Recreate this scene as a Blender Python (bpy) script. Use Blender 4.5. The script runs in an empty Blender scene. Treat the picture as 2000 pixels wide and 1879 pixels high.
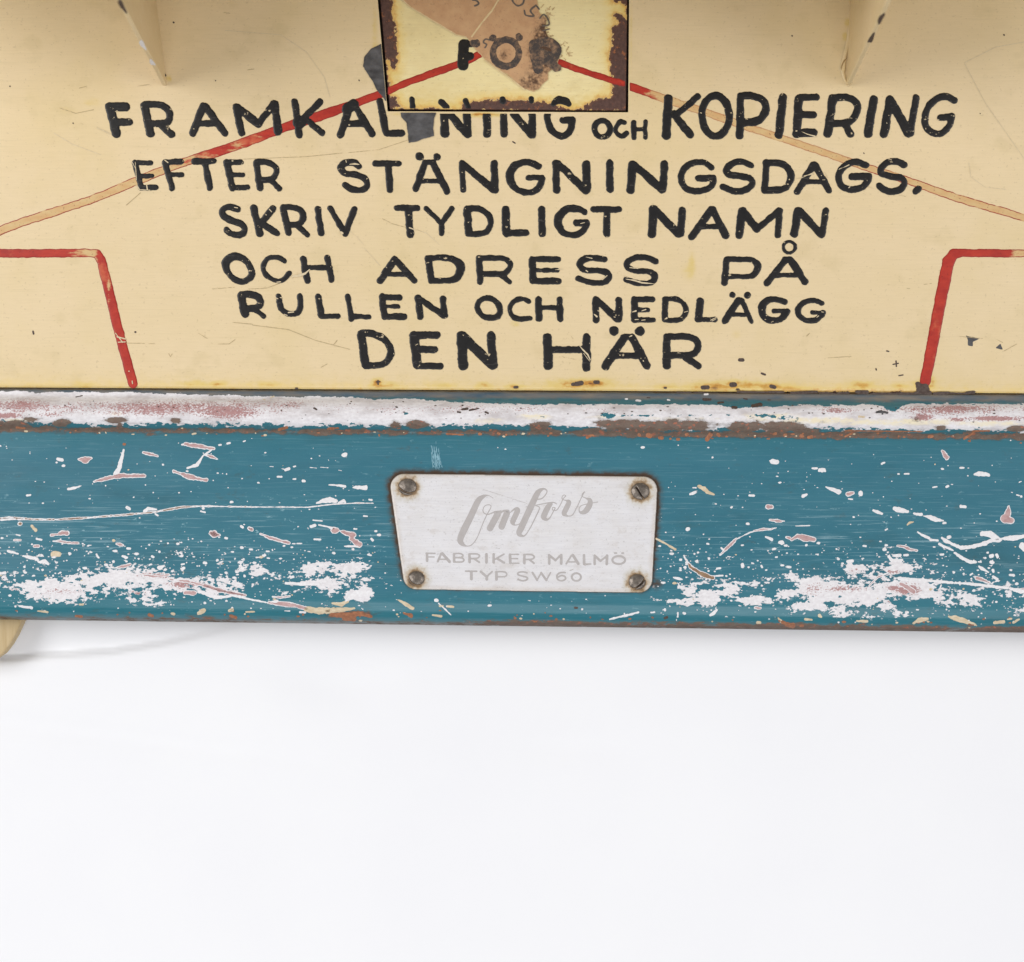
import bpy, math, random
import numpy as np
C = bpy.context.scene.collection
scene = bpy.context.scene

# ------------------------------------------------------------------ scale and camera
S = 0.0002          # metres per unit of the drawing grid
D = 3500.0          # distance camera - front panel, in grid units
ZC = (1225 - 940) * S
cam_d = bpy.data.cameras.new("camera")
cam = bpy.data.objects.new("camera", cam_d)
C.objects.link(cam)
cam.location = (0, -D * S, ZC)
cam.rotation_euler = (math.radians(90), 0, 0)
cam_d.sensor_width = 36
cam_d.lens = 36 * D / 2000.0
cam_d.clip_start = 0.01
cam_d.clip_end = 50
cam_d.dof.use_dof = True
cam_d.dof.focus_distance = (D - 15) * S
cam_d.dof.aperture_fstop = 6.3
scene.camera = cam

world = bpy.data.worlds.new("World")
scene.world = world
world.use_nodes = True
world.node_tree.nodes["Background"].inputs[0].default_value = (0.97, 0.98, 1.0, 1)
world.node_tree.nodes["Background"].inputs[1].default_value = 0.20

def area(name, loc, target, size, power, col=(1, 1, 1), sy=None):
    l = bpy.data.lights.new(name, 'AREA')
    l.energy = power
    l.color = col
    l.size = size
    if sy:
        l.shape = 'RECTANGLE'; l.size_y = sy
    o = bpy.data.objects.new(name, l)
    C.objects.link(o)
    o.location = loc
    from mathutils import Vector
    d = Vector(target) - Vector(loc)
    o.rotation_euler = d.to_track_quat('-Z', 'Y').to_euler()
    return o
area("softbox_left", (-1.5, -1.5, 0.56), (0, 0, 0.05), 1.0, 29.5, (1, 0.99, 0.975), 1.3)
area("softbox_right", (1.6, -1.6, 0.15), (0, 0, 0.02), 1.0, 16, (1, 0.995, 0.99), 1.3)
area("softbox_low", (0.1, -1.4, -0.9), (0, 0, -0.05), 1.2, 10, (0.97, 0.98, 1.0), 0.8)

scene.view_settings.view_transform = 'Standard'
scene.view_settings.look = 'None'
scene.view_settings.exposure = 0
scene.view_settings.gamma = 1
scene.render.engine = 'CYCLES'
scene.render.resolution_x = 1024
scene.render.resolution_y = 962

# ------------------------------------------------------------------ helpers
def W(x, y, p):
    """grid position (x right, y down) on a surface standing p in front of the panel -> world"""
    x = np.asarray(x, float); y = np.asarray(y, float); p = np.asarray(p, float) + 0 * x
    k = (D - p) / D
    return np.stack([(x - 1000) * S * k, -p * S, ZC + (940 - y) * S * k], -1)

def sm(a, b, x):
    t = np.clip((np.asarray(x, float) - a) / (b - a), 0, 1)
    return t * t * (3 - 2 * t)

def vnoise(X, Y, period, seed, sx=1.0):
    rng = np.random.RandomState(seed)
    L = rng.rand(64, 64)
    u = X / (period * sx) + 1000; v = Y / period + 1000
    i = np.floor(u).astype(int); j = np.floor(v).astype(int)
    fu = u - i; fv = v - j
    fu = fu * fu * (3 - 2 * fu); fv = fv * fv * (3 - 2 * fv)
    g = lambda a, b: L[b % 64, a % 64]
    return (g(i, j) * (1 - fu) + g(i + 1, j) * fu) * (1 - fv) + (g(i, j + 1) * (1 - fu) + g(i + 1, j + 1) * fu) * fv

def fbm(X, Y, period, seed, oct=3, sx=1.0):
    a = 0; s = 0; w = 1
    for o in range(oct):
        a = a + w * vnoise(X, Y, period / 2 ** o, seed + o * 7, sx); s += w; w *= .5
    return a / s

def mk_mesh(name, V, faces, attrs=None, mat=None, parent=None, smooth=True, mats=None, midx=None):
    """faces: list of int arrays (n, k)"""
    me = bpy.data.meshes.new(name)
    V = np.asarray(V, np.float32)
    me.vertices.add(len(V)); me.vertices.foreach_set("co", V.ravel())
    faces = [np.asarray(f, np.int32) for f in faces if len(f)]
    nl = sum(f.size for f in faces); nf = sum(len(f) for f in faces)
    me.loops.add(nl); me.polygons.add(nf)
    me.loops.foreach_set("vertex_index", np.concatenate([f.ravel() for f in faces]))
    tot = np.concatenate([np.full(len(f), f.shape[1], np.int32) for f in faces])
    st = np.concatenate([[0], np.cumsum(tot)[:-1]]).astype(np.int32)
    me.polygons.foreach_set("loop_start", st)
    if smooth:
        me.polygons.foreach_set("use_smooth", np.ones(nf, bool))
    me.update(calc_edges=True)
    me.validate()
    for k, a in (attrs or {}).items():
        at = me.attributes.new(k, 'FLOAT', 'POINT')
        at.data.foreach_set("value", np.asarray(a, np.float32))
    o = bpy.data.objects.new(name, me)
    C.objects.link(o)
    if mat: me.materials.append(mat)
    if parent: o.parent = parent
    return o

def contour(f, bbox, step):
    """polygons where f > 0.  returns vertices (n,2), values, list of face arrays"""
    x0, y0, x1, y1 = bbox
    xs = np.arange(x0, x1 + step, step); ys = np.arange(y0, y1 + step, step)
    X, Y = np.meshgrid(xs, ys)
    V = f(X, Y)
    V = np.where(V == 0, 1e-4, V)
    ins = V > 0
    ny, nx = V.shape
    if not ins.any(): return np.zeros((0, 2)), np.zeros(0), []
    vid = -np.ones(V.shape, int); vid[ins] = np.arange(ins.sum())
    P = [np.stack([X[ins], Y[ins]], -1)]; val = [V[ins]]; n = int(ins.sum())
    hc = ins[:, :-1] != ins[:, 1:]
    t = V[:, :-1] / (V[:, :-1] - V[:, 1:] + 1e-12)
    hid = -np.ones(hc.shape, int); hid[hc] = n + np.arange(hc.sum()); n += int(hc.sum())
    P.append(np.stack([(X[:, :-1] + t * step)[hc], Y[:, :-1][hc]], -1)); val.append(np.zeros(int(hc.sum())))
    vc = ins[:-1] != ins[1:]
    t = V[:-1] / (V[:-1] - V[1:] + 1e-12)
    wid = -np.ones(vc.shape, int); wid[vc] = n + np.arange(vc.sum()); n += int(vc.sum())
    P.append(np.stack([X[:-1][vc], (Y[:-1] + t * step)[vc]], -1)); val.append(np.zeros(int(vc.sum())))
    c = [vid[:-1, :-1], vid[:-1, 1:], vid[1:, 1:], vid[1:, :-1]]
    e = [hid[:-1], wid[:, 1:], hid[1:], wid[:, :-1]]
    b = [ins[:-1, :-1], ins[:-1, 1:], ins[1:, 1:], ins[1:, :-1]]
    code = b[0] * 1 + b[1] * 2 + b[2] * 4 + b[3] * 8
    out = {}
    for k in range(1, 16):
        m = code == k
        if not m.any(): continue
        toks = []
        for i in range(4):
            bi = (k >> i) & 1; bj = (k >> ((i + 1) % 4)) & 1
            if bi: toks.append(c[i][m])
            if bi != bj: toks.append(e[i][m])
        toks = toks[::-1]
        out.setdefault(len(toks), []).append(np.stack(toks, -1))
    return np.concatenate(P), np.concatenate(val), [np.concatenate(v) for v in out.values()]

class Acc:
    """collects several contour pieces into one mesh"""
    def __init__(s): s.V = []; s.F = {}; s.A = {}; s.n = 0
    def add(s, P3, faces, attrs):
        if len(P3) == 0: return
        s.V.append(P3)
        for f in faces: s.F.setdefault(f.shape[1], []).append(f + s.n)
        for k, a in attrs.items(): s.A.setdefault(k, []).append(np.asarray(a, float) + np.zeros(len(P3)))
        s.n += len(P3)
    def build(s, name, mat, parent, smooth=True):
        return mk_mesh(name, np.concatenate(s.V), [np.concatenate(f) for f in s.F.values()],
                       {k: np.concatenate(a) for k, a in s.A.items()}, mat, parent, smooth)

def smooth_path(pts, closed=False, n=7):
    """Catmull-Rom through pts (x, y, w)"""
    P = np.array(pts, float)
    m = len(P)
    if m < 3: return P
    out = []
    rng = range(m) if closed else range(m - 1)
    for i in rng:
        if closed: a, b, c, d = P[(i - 1) % m], P[i], P[(i + 1) % m], P[(i + 2) % m]
        else: a, b, c, d = P[max(i - 1, 0)], P[i], P[i + 1], P[min(i + 2, m - 1)]
        for k in range(n):
            t = k / n
            out.append(.5 * ((2 * b) + (-a + c) * t + (2 * a - 5 * b + 4 * c - d) * t * t + (-a + 3 * b - 3 * c + d) * t ** 3))
    out.append(P[0] if closed else P[-1])
    return np.array(out)

def stroke_sdf(X, Y, strokes):
    """strokes: list of (n,3) arrays x, y, full width.  >0 inside"""
    best = np.full(X.shape, -1e9)
    for s in strokes:
        if len(s) == 1: s = np.vstack([s, s + [[.01, 0, 0]]])
        for a, b in zip(s[:-1], s[1:]):
            dx, dy = b[0] - a[0], b[1] - a[1]
            L = dx * dx + dy * dy + 1e-9
            t = np.clip(((X - a[0]) * dx + (Y - a[1]) * dy) / L, 0, 1)
            d = np.hypot(X - a[0] - t * dx, Y - a[1] - t * dy)
            best = np.maximum(best, (a[2] + (b[2] - a[2]) * t) / 2 - d)
    return best

def poly_sdf(X, Y, pts):
    """signed distance to a polygon, >0 inside"""
    P = np.array(pts, float)
    d = np.full(X.shape, 1e9); inside = np.zeros(X.shape, bool)
    for a, b in zip(P, np.roll(P, -1, 0)):
        dx, dy = b - a
        t = np.clip(((X - a[0]) * dx + (Y - a[1]) * dy) / (dx * dx + dy * dy + 1e-9), 0, 1)
        d = np.minimum(d, np.hypot(X - a[0] - t * dx, Y - a[1] - t * dy))
        cond = ((a[1] > Y) != (b[1] > Y)) & (X < (b[0] - a[0]) * (Y - a[1]) / (b[1] - a[1] + 1e-12) + a[0])
        inside ^= cond
    return np.where(inside, d, -d)

def bbox_of(strokes, pad=4):
    A = np.concatenate(strokes)
    r = A[:, 2].max() / 2 + pad
    return (math.floor(A[:, 0].min() - r), math.floor(A[:, 1].min() - r), A[:, 0].max() + r, A[:, 1].max() + r)

# ------------------------------------------------------------------ node material helper
def lin(r, g, b):
    f = lambda c: (c / 255 / 12.92) if c / 255 <= .04045 else ((c / 255 + .055) / 1.055) ** 2.4
    return (f(r), f(g), f(b), 1)

class M:
    def __init__(s, name, rough=0.45, spec=0.5, metal=0.0):
        s.m = bpy.data.materials.new(name); s.m.use_nodes = True
        s.t = s.m.node_tree; s.n = s.t.nodes
        s.b = s.n["Principled BSDF"]
        s.b.inputs["Roughness"].default_value = rough
        s.b.inputs["Specular IOR Level"].default_value = spec
        s.b.inputs["Metallic"].default_value = metal
        tc = s.n.new("ShaderNodeTexCoord")
        mp = s.n.new("ShaderNodeMapping")
        mp.inputs["Scale"].default_value = (1 / S, 1 / S, 1 / S)
        s.t.links.new(tc.outputs["Object"], mp.inputs["Vector"])
        s.co = mp.outputs["Vector"]
    def set(s, sock, v):
        if isinstance(v, bpy.types.NodeSocket): s.t.links.new(v, sock)
        elif isinstance(v, tuple): sock.default_value = v
        else: sock.default_value = v
    def attr(s, name):
        a = s.n.new("ShaderNodeAttribute"); a.attribute_name = name
        return a.outputs["Fac"]
    def noise(s, period, detail=4, stretch=(1, 1), rough=.55, spread=2.0, off=0.0, dist=0.0):
        mp = s.n.new("ShaderNodeMapping")
        mp.inputs["Scale"].default_value = (1 / period / stretch[0], 1 / period, 1 / period / stretch[1])
        mp.inputs["Location"].default_value = (off * 3.1, off * 1.7, off * 5.3)
        s.t.links.new(s.co, mp.inputs["Vector"])
        no = s.n.new("ShaderNodeTexNoise")
        no.inputs["Scale"].default_value = 1; no.inputs["Detail"].default_value = detail
        no.inputs["Roughness"].default_value = rough; no.inputs["Distortion"].default_value = dist
        s.t.links.new(mp.outputs[0], no.inputs["Vector"])
        return s.math('ADD', s.math('MULTIPLY', s.math('SUBTRACT', no.outputs["Fac"], .5), spread), .5)
    def math(s, op, a, b=None):
        m = s.n.new("ShaderNodeMath"); m.operation = op
        s.set(m.inputs[0], a)
        if b is not None: s.set(m.inputs[1], b)
        return m.outputs[0]
    def step(s, a, b, x):
        m = s.n.new("ShaderNodeMapRange"); m.interpolation_type = 'SMOOTHSTEP'
        s.set(m.inputs["Value"], x)
        m.inputs["From Min"].default_value = min(a, b); m.inputs["From Max"].default_value = max(a, b)
        if a > b: m.inputs["To Min"].default_value = 1; m.inputs["To Max"].default_value = 0
        return m.outputs["Result"]
    def mix(s, f, a, b):
        m = s.n.new("ShaderNodeMix"); m.data_type = 'RGBA'
        s.set(m.inputs[0], f); s.set(m.inputs[6], a); s.set(m.inputs[7], b)
        return m.outputs[2]
    def color(s, v): s.set(s.b.inputs["Base Color"], v)
    def rough(s, v): s.set(s.b.inputs["Roughness"], v)
    def metal(s, v): s.set(s.b.inputs["Metallic"], v)
    def bump(s, h, dist=1.0, strength=1.0):
        b = s.n.new("ShaderNodeBump")
        b.inputs["Distance"].default_value = dist * S; b.inputs["Strength"].default_value = strength
        s.set(b.inputs["Height"], h)
        s.t.links.new(b.outputs[0], s.b.inputs["Normal"])

CREAM = lin(226, 205, 164)

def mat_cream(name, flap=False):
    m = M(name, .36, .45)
    base = m.mix(m.noise(160, 5, (1.6, 1)), lin(246, 232, 182), lin(239, 222, 166)) if flap else m.mix(m.noise(160, 5, (1.6, 1)), lin(231, 209, 171), lin(226, 204, 162))  # flap tone is lighter and yellower: light it catches, put into the colour
    base = m.mix(m.math('MULTIPLY', m.noise(3, 3, (14, 1), .6, 2.6), .22), base, lin(206, 184, 143))
    wipe = m.step(.70, .98, m.noise(2.4, 4, (60, 1), .6, 2.6, 61))
    base = m.mix(m.math('MULTIPLY', wipe, .22), base, lin(204, 184, 140))
    mot = m.step(.45, 1.0, m.noise(210, 6, (1, 1.3), .55, 2.4, 63))
    base = m.mix(m.math('MULTIPLY', mot, .38), base, lin(216, 194, 142))
    # fine dirt and specks
    sp = m.step(.93, 1.0, m.noise(5, 3, (1.4, 1), .6, 3.2, 3))
    base = m.mix(m.math('MULTIPLY', sp, .20), base, lin(150, 125, 85))
    big = m.step(.62, .95, m.noise(70, 6, (1.2, 1), .6, 2.4, 7))
    base = m.mix(m.math('MULTIPLY', big, .22), base, lin(196, 176, 128))
    # yellowed / rust stained
    st = m.attr("stain")
    st = m.math('MULTIPLY', st, m.math('ADD', m.math('MULTIPLY', m.noise(9, 4, (1.8, 1)), 1.0), .5))
    base = m.mix(m.step(.05, .6, st), base, lin(219, 194, 128))
    base = m.mix(m.step(.55, 1.05, st), base, lin(196, 140, 62))
    base = m.mix(m.step(.98, 1.45, st), base, lin(128, 78, 42))
    rs = m.attr("rust")           # signed distance to flaked areas, in grid units
    n = m.math('MULTIPLY', m.math('SUBTRACT', m.noise(11, 5, (1, 1), .65, 2.2, 2), .5), 12.0)
    rr = m.math('ADD', rs, n)
    halo = m.step(-26, 0, rr)
    base = m.mix(m.math('MULTIPLY', halo, .55), base, lin(232, 200, 110))
    base = m.mix(m.math('MULTIPLY', m.step(-9, 0, rr), .7), base, lin(206, 146, 66))
    dark = m.mix(m.noise(8, 5, (1, 1), .7, 2.6, 5), lin(70, 46, 40), lin(98, 70, 62))
    dark = m.mix(m.step(.68, .9, m.noise(9, 6, (1, 1), .7, 2.4, 9)), dark, lin(148, 90, 56))
    dark = m.mix(m.math('MULTIPLY', m.step(5, -1, rr), .6), dark, lin(122, 76, 50))
    mask = m.step(-.25, .25, rr)
    base = m.mix(m.step(-1.6, -.3, rr), base, lin(222, 196, 140))
    base = m.mix(mask, base, dark)
    m.color(base)
    m.rough(m.math('ADD', m.math('MULTIPLY', mask, .3), m.math('ADD', .30, m.math('MULTIPLY', m.noise(30, 4), .14))))
    m.bump(m.math('ADD', m.math('MULTIPLY', mask, -1.0), m.math('MULTIPLY', m.noise(40, 6, (1.5, 1)), .5)), 1.0, .5)
    return m.m

def mat_black():
    m = M("black_sign_paint", .42, .4)
    c = m.mix(m.noise(25, 4), lin(20, 19, 20), lin(33, 31, 31))
    chip = m.step(.965, .985, m.noise(9, 4, (1.6, 1), .7, 2.7, 4))
    c = m.mix(chip, c, lin(196, 178, 146))
    c = m.mix(m.math('MULTIPLY', m.step(.8, 1.0, m.noise(4, 3, (5, 1), .6, 2.6, 8)), .25), c, lin(110, 105, 100))
    m.color(c)
    m.bump(m.noise(10, 3), .5, .4)
    return m.m

def mat_red():
    m = M("red_sign_paint", .4, .45)
    sd = m.attr("sd"); wear = m.attr("wear"); edge = m.attr("edgekeep")
    red = m.mix(m.noise(14, 6, (3, 1.4), .65, 2.4), lin(156, 36, 30), lin(192, 60, 42))
    red = m.mix(m.math('MULTIPLY', m.step(.66, .95, m.noise(24, 5, (2, 2), .6, 2.4, 9)), .5), red, lin(214, 120, 80))
    red = m.mix(m.math('MULTIPLY', m.step(2.6, .8, sd), .65), red, lin(134, 28, 26))
    faded = m.mix(m.noise(12, 5, (2.5, 1)), lin(214, 188, 136), lin(206, 160, 108))
    n = m.noise(14, 6, (3, 1), .7, 1.7, 3)
    f = m.step(-.10, .22, m.math('SUBTRACT', wear, n))
    rim = m.math('MULTIPLY', m.step(2.2, 1.0, sd), edge)
    rim = m.math('MULTIPLY', rim, m.step(.15, .4, m.noise(30, 3, (1, 1), .6, 2, 12)))
    f = m.math('MULTIPLY', f, m.math('SUBTRACT', 1.0, rim))
    c = m.mix(f, red, faded)
    c = m.mix(m.math('MULTIPLY', m.step(.9, 1.0, m.noise(5, 3, (1, 1), .6, 3, 6)), .6), c, lin(120, 40, 30))
    m.color(c)
    m.bump(m.noise(6, 3, (3, 1)), .5, .4)
    return m.m

def mat_rail():
    m = M("worn_blue_paint", .42, .45)
    v = m.attr("v")
    wht = m.attr("wht"); pnk = m.attr("pnk"); rst = m.attr("rst"); dirt = m.attr("dirt"); crm = m.attr("crm"); rub = m.attr("rub")
    blue = m.mix(m.noise(60, 5, (5, 1)), lin(53, 111, 128), lin(65, 122, 138))
    blue = m.mix(m.math('MULTIPLY', m.noise(3.5, 4, (26, 1), .6, 2.4, 2), .3), blue, lin(50, 106, 128))
    blue = m.mix(m.step(1120, 1215, v), blue, lin(44, 114, 128))
    blue = m.mix(m.step(900, 835, v), blue, lin(52, 112, 126))
    # pale rubbing
    r1 = m.math('MULTIPLY', m.step(.62, .95, m.noise(2.6, 4, (34, 1), .6, 2.6, 6)), rub)
    blue = m.mix(m.math('MULTIPLY', r1, .38), blue, lin(165, 195, 205))
    r2 = m.math('MULTIPLY', m.step(.86, .95, m.noise(7, 5, (2.4, 1), .7, 2.7, 16)), m.math('ADD', rub, .18))
    blue = m.mix(m.math('MULTIPLY', r2, .6), blue, lin(150, 188, 198))
    gr = m.step(.55, 1.05, m.noise(85, 6, (2.6, 1), .62, 2.4, 44))
    blue = m.mix(m.math('MULTIPLY', gr, .45), blue, lin(50, 92, 102))
    gr2 = m.step(.72, .98, m.noise(26, 6, (2.2, 1), .7, 2.4, 47))
    blue = m.mix(m.math('MULTIPLY', gr2, .35), blue, lin(74, 92, 92))
    # grey dusty ledge on top
    ledge = m.step(788, 778, m.math('ADD', v, m.math('MULTIPLY', m.noise(14, 5, (2, 1)), 7)))
    lcol = m.mix(m.noise(14, 6, (5, 1), .6, 2.6), lin(70, 90, 104), lin(128, 118, 106))
    c = m.mix(ledge, blue, lcol)
    # white undercoat
    n = m.math("ADD", m.math("MULTIPLY", m.noise(19, 4, (2.0, 1), .6, 2.3, 1), .46), m.math("MULTIPLY", m.noise(6.5, 4, (1.8, 1), .6, 2.5, 14), .54))
    w = m.math('SUBTRACT', wht, n)
    wm = m.step(-.012, .012, w)
    bg_ = m.math('MULTIPLY', m.step(850, 835, v), m.step(.30, .95, m.noise(28, 6, (3, 1), .65, 2.4, 70)))
    white = m.mix(m.noise(5, 4, (1.6, 1), .6, 2.4), lin(238, 236, 238), lin(216, 211, 214))
    white = m.mix(m.math('MULTIPLY', bg_, .8), white, lin(186, 178, 178))
    white = m.mix(m.step(.30, .85, m.math('MULTIPLY', crm, m.math('ADD', .35, m.noise(9, 6, (2, 1), .7, 2.2, 33)))), white, lin(234, 222, 194))
    n2 = m.noise(34, 5, (2.4, 1), .6, 1.8, 9)
    n3 = m.noise(2.6, 3, (1.5, 1), .7, 3.2, 10)
    pk = m.step(-.06, .10, m.math('SUBTRACT', pnk, m.math('ADD', m.math('MULTIPLY', n2, .45), m.math('MULTIPLY', n3, .55))))
    pink = m.mix(m.noise(6, 4), lin(184, 142, 140), lin(162, 122, 122))
    white = m.mix(m.math('MULTIPLY', pk, m.step(.02, .08, w)), white, pink)
    c = m.mix(wm, c, white)
    # rust
    n4 = m.noise(15, 7, (1.8, 1), .66, 1.8, 21)
    rm = m.step(-.03, .03, m.math('SUBTRACT', rst, n4))
    rcol = m.mix(m.noise(9, 6, (1.6, 1), .7, 2.4, 23), lin(104, 80, 68), lin(122, 106, 92))
    rcol = m.mix(m.step(.70, .80, m.noise(8, 4, (1.5, 1), .65, 2.4, 27)), rcol, lin(168, 100, 74))
    soft = m.step(-.30, .05, m.math('SUBTRACT', rst, n4))
    c = m.mix(m.math('MULTIPLY', soft, .5), c, lin(84, 76, 66))
    c = m.mix(m.math('MULTIPLY', rm, .92), c, rcol)
    # brown grime
    dn = m.math('MULTIPLY', dirt, m.math('ADD', .55, m.math('MULTIPLY', m.noise(12, 5, (1.4, 1), .6, 2.2, 31), .9)))
    c = m.mix(m.step(.15, 1.0, dn), c, lin(78, 62, 50))
    m.color(c)
    m.rough(m.math('ADD', m.math('ADD', .26, m.math('MULTIPLY', m.noise(60, 6, (3, 1), .65, 2.2, 50), .16)), m.math('ADD', m.math('MULTIPLY', wm, .22), m.math('MULTIPLY', rm, .3))))
    h = m.math('ADD', m.math('MULTIPLY', wm, -.8), m.math('MULTIPLY', m.noise(50, 5, (4, 1)), 1.2))
    h = m.math('ADD', h, m.math('MULTIPLY', rm, m.math('ADD', -.8, m.noise(6, 5, (1, 1), .7, 2, 40))))
    m.bump(h, 1.0, .55)
    return m.m

def mat_chip():
    """flaked spots: white rim, pinkish primer or bare brown inside"""
    m = M("flaked_undercoat", .6, .3)
    sd = m.attr("sd"); kind = m.attr("tone")
    white = m.mix(m.noise(5, 3), lin(240, 239, 241), lin(222, 218, 220))
    pink = m.mix(m.noise(7, 4, (1.6, 1), .65, 2.3), lin(204, 174, 172), lin(168, 130, 130))
    brown = m.mix(m.noise(6, 5, (2, 1), .65, 2.3), lin(112, 82, 64), lin(168, 140, 112))
    tan = m.mix(m.noise(6, 4, (2, 1), .65, 2.3), lin(226, 212, 186), lin(196, 174, 142))
    orange = m.mix(m.noise(6, 5, (1, 1), .6, 2.4), lin(182, 122, 88), lin(132, 88, 66))
    mm = m.step(1.1, 1.9, m.math('ADD', sd, m.math('MULTIPLY', m.math('SUBTRACT', m.noise(6, 4), .5), 1.4)))
    c = m.mix(m.math('MULTIPLY', mm, m.step(.4, .6, kind)), white, pink)
    c = m.mix(m.math('MULTIPLY', mm, m.step(1.4, 1.6, kind)), c, brown)
    c = m.mix(m.step(2.4, 2.6, kind), c, tan)
    c = m.mix(m.step(3.4, 3.6, kind), c, orange)
    dk = m.mix(m.noise(5, 4), lin(66, 50, 44), lin(96, 84, 78))
    c = m.mix(m.step(4.4, 4.6, kind), c, dk)
    mt = m.mix(m.noise(20, 5, (1.4, 1), .6, 2.2), lin(48, 46, 46), lin(102, 101, 103))
    c = m.mix(m.step(5.4, 5.6, kind), c, mt)
    cr = m.mix(m.noise(5, 4), lin(224, 208, 176), lin(204, 184, 148))
    c = m.mix(m.step(6.4, 6.6, kind), c, cr)
    m.color(c)
    m.bump(m.noise(5, 4), .5, .4)
    return m.m

def mat_plate():
    m = M("weathered_aluminium", .42, .5, .0)
    sd = m.attr("sd"); sc = m.attr("screwd")
    c = m.mix(m.noise(3, 4, (18, 1), .6, 2.2), lin(236, 235, 238), lin(224, 222, 226))
    c = m.mix(m.math('MULTIPLY', m.noise(40, 5, (1, 1), .6, 2.2, 3), .35), c, lin(212, 206, 200))
    rim = m.step(17, 1, m.math('ADD', sd, m.math('MULTIPLY', m.noise(14, 5, (2, 1), .65, 2, 5), 8)))
    c = m.mix(m.math('MULTIPLY', rim, .5), c, lin(196, 178, 156))
    n = m.math('MULTIPLY', m.math('SUBTRACT', m.noise(12, 5, (1, 1), .65, 2.2, 8), .5), 12)
    d = m.math('ADD', sc, n)
    c = m.mix(m.math('MULTIPLY', m.step(36, 18, d), .6), c, lin(190, 180, 152))
    c = m.mix(m.math('MULTIPLY', m.step(27, 16, d), .75), c, lin(184, 146, 96))
    c = m.mix(m.math('MULTIPLY', m.step(23, 15, d), .7), c, lin(98, 74, 50))
    sp = m.step(.95, 1.0, m.noise(3, 2, (1.5, 1), .5, 3.0, 11))
    c = m.mix(m.math('MULTIPLY', sp, .22), c, lin(120, 112, 104))
    c = m.mix(m.math('MULTIPLY', m.step(.62, .95, m.noise(30, 6, (1.5, 1), .65, 2.4, 21)), .35), c, lin(198, 188, 180))
    c = m.mix(m.step(1.3, .4, sd), c, lin(120, 98, 78))
    m.color(c)
    m.metal(.12)
    m.rough(m.math('ADD', .36, m.math('MULTIPLY', m.noise(8, 4, (6, 1)), .16)))
    m.bump(m.noise(3, 3, (20, 1)), .4, .3)
    return m.m

def mat_simple(name, a, b, period=10, stretch=(1, 1), rough=.5, metal=0, bump=.5, detail=5):
    m = M(name, rough, .45, metal)
    m.color(m.mix(m.noise(period, detail, stretch, .6, 2.2), a, b))
    m.bump(m.noise(period, detail, stretch), bump, .5)
    return m.m

def mat_label():
    m = M("brown_label_paper", .7, .2)
    sd = m.attr("sd"); ink = m.attr("smudge")
    c = m.mix(m.noise(26, 6, (1, 1), .6, 2.2), lin(206, 168, 128), lin(188, 146, 110))
    sp = m.step(.72, .9, m.noise(5, 4, (1, 1), .6, 2.5, 2))
    c = m.mix(m.math('MULTIPLY', sp, .3), c, lin(140, 104, 78))
    dn = m.math('MULTIPLY', ink, m.math('ADD', .3, m.math('MULTIPLY', m.noise(9, 6, (1, 1), .7, 2.6, 5), 1.3)))
    c = m.mix(m.step(.25, 1.0, dn), c, lin(92, 70, 56))
    c = m.mix(m.math('MULTIPLY', m.step(1.6, .6, sd), .8), c, lin(214, 188, 140))
    m.color(c)
    m.bump(m.noise(10, 6, (1, 1)), .8, .5)
    return m.m

def mat_wood():
    m = M("pale_wood", .6, .3)
    c = m.mix(m.noise(4, 5, (1, 26), .6, 2.6), lin(206, 186, 148), lin(182, 158, 116))
    c = m.mix(m.math('MULTIPLY', m.noise(60, 3, (1, 6), .6, 2.2, 3), .4), c, lin(184, 154, 108))
    m.color(c); m.bump(m.noise(3, 4, (1, 22)), .6, .5)
    return m.m

def mat_paper():
    m = M("white_background_paper", .85, .15)
    c = m.mix(m.noise(300, 4), lin(243, 243, 245), lin(240, 240, 243))
    m.color(c)
    m.bump(m.noise(9, 4), .25, .3)
    return m.m

MC = mat_cream("cream_enamel"); MFL = mat_cream("light_tuned_cream_enamel", True); MB = mat_black(); MR = mat_red(); MRAIL = mat_rail(); MCH = mat_chip()
MPL = mat_plate(); MLAB = mat_label(); MW = mat_wood(); MPAP = mat_paper()
MET = mat_simple("etched_lettering", lin(186, 181, 180), lin(176, 170, 168), 12, rough=.6, bump=.2)
MSC = mat_simple("tarnished_steel", lin(92, 84, 78), lin(146, 136, 126), 7, rough=.38, metal=.55, bump=.6)
MDK = mat_simple("dark_cavity_metal", lin(40, 28, 24), lin(62, 46, 40), 14, rough=.7)
MIN = mat_simple("faded_ink", lin(88, 80, 74), lin(112, 100, 90), 8, rough=.6)
def mat_ghost():
    m = M("letters_under_paper", .7, .2)
    c = m.mix(m.noise(30, 4), lin(196, 156, 120), lin(180, 140, 106))
    n = m.noise(10, 6, (1, 1), .7, 2.6, 5)
    c = m.mix(m.step(-.5, .75, n), c, lin(74, 68, 66))
    m.color(c); m.bump(m.noise(8, 5), .6, .5)
    return m.m
MGH = mat_ghost()
MLINE = mat_simple("pale_paper_edge", lin(226, 204, 160), lin(206, 180, 134), 9, rough=.7)
MSW = mat_simple("pale_blue_rub", lin(150, 190, 202), lin(112, 164, 184), 3, (1, 14), rough=.55)

# ------------------------------------------------------------------ the machine
root = bpy.data.objects.new("deposit_box", None)
C.objects.link(root)
root["label"] = "cream painted film deposit box with black Swedish lettering, rusty flap and worn blue base rail"
root["category"] = "deposit box"

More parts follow.
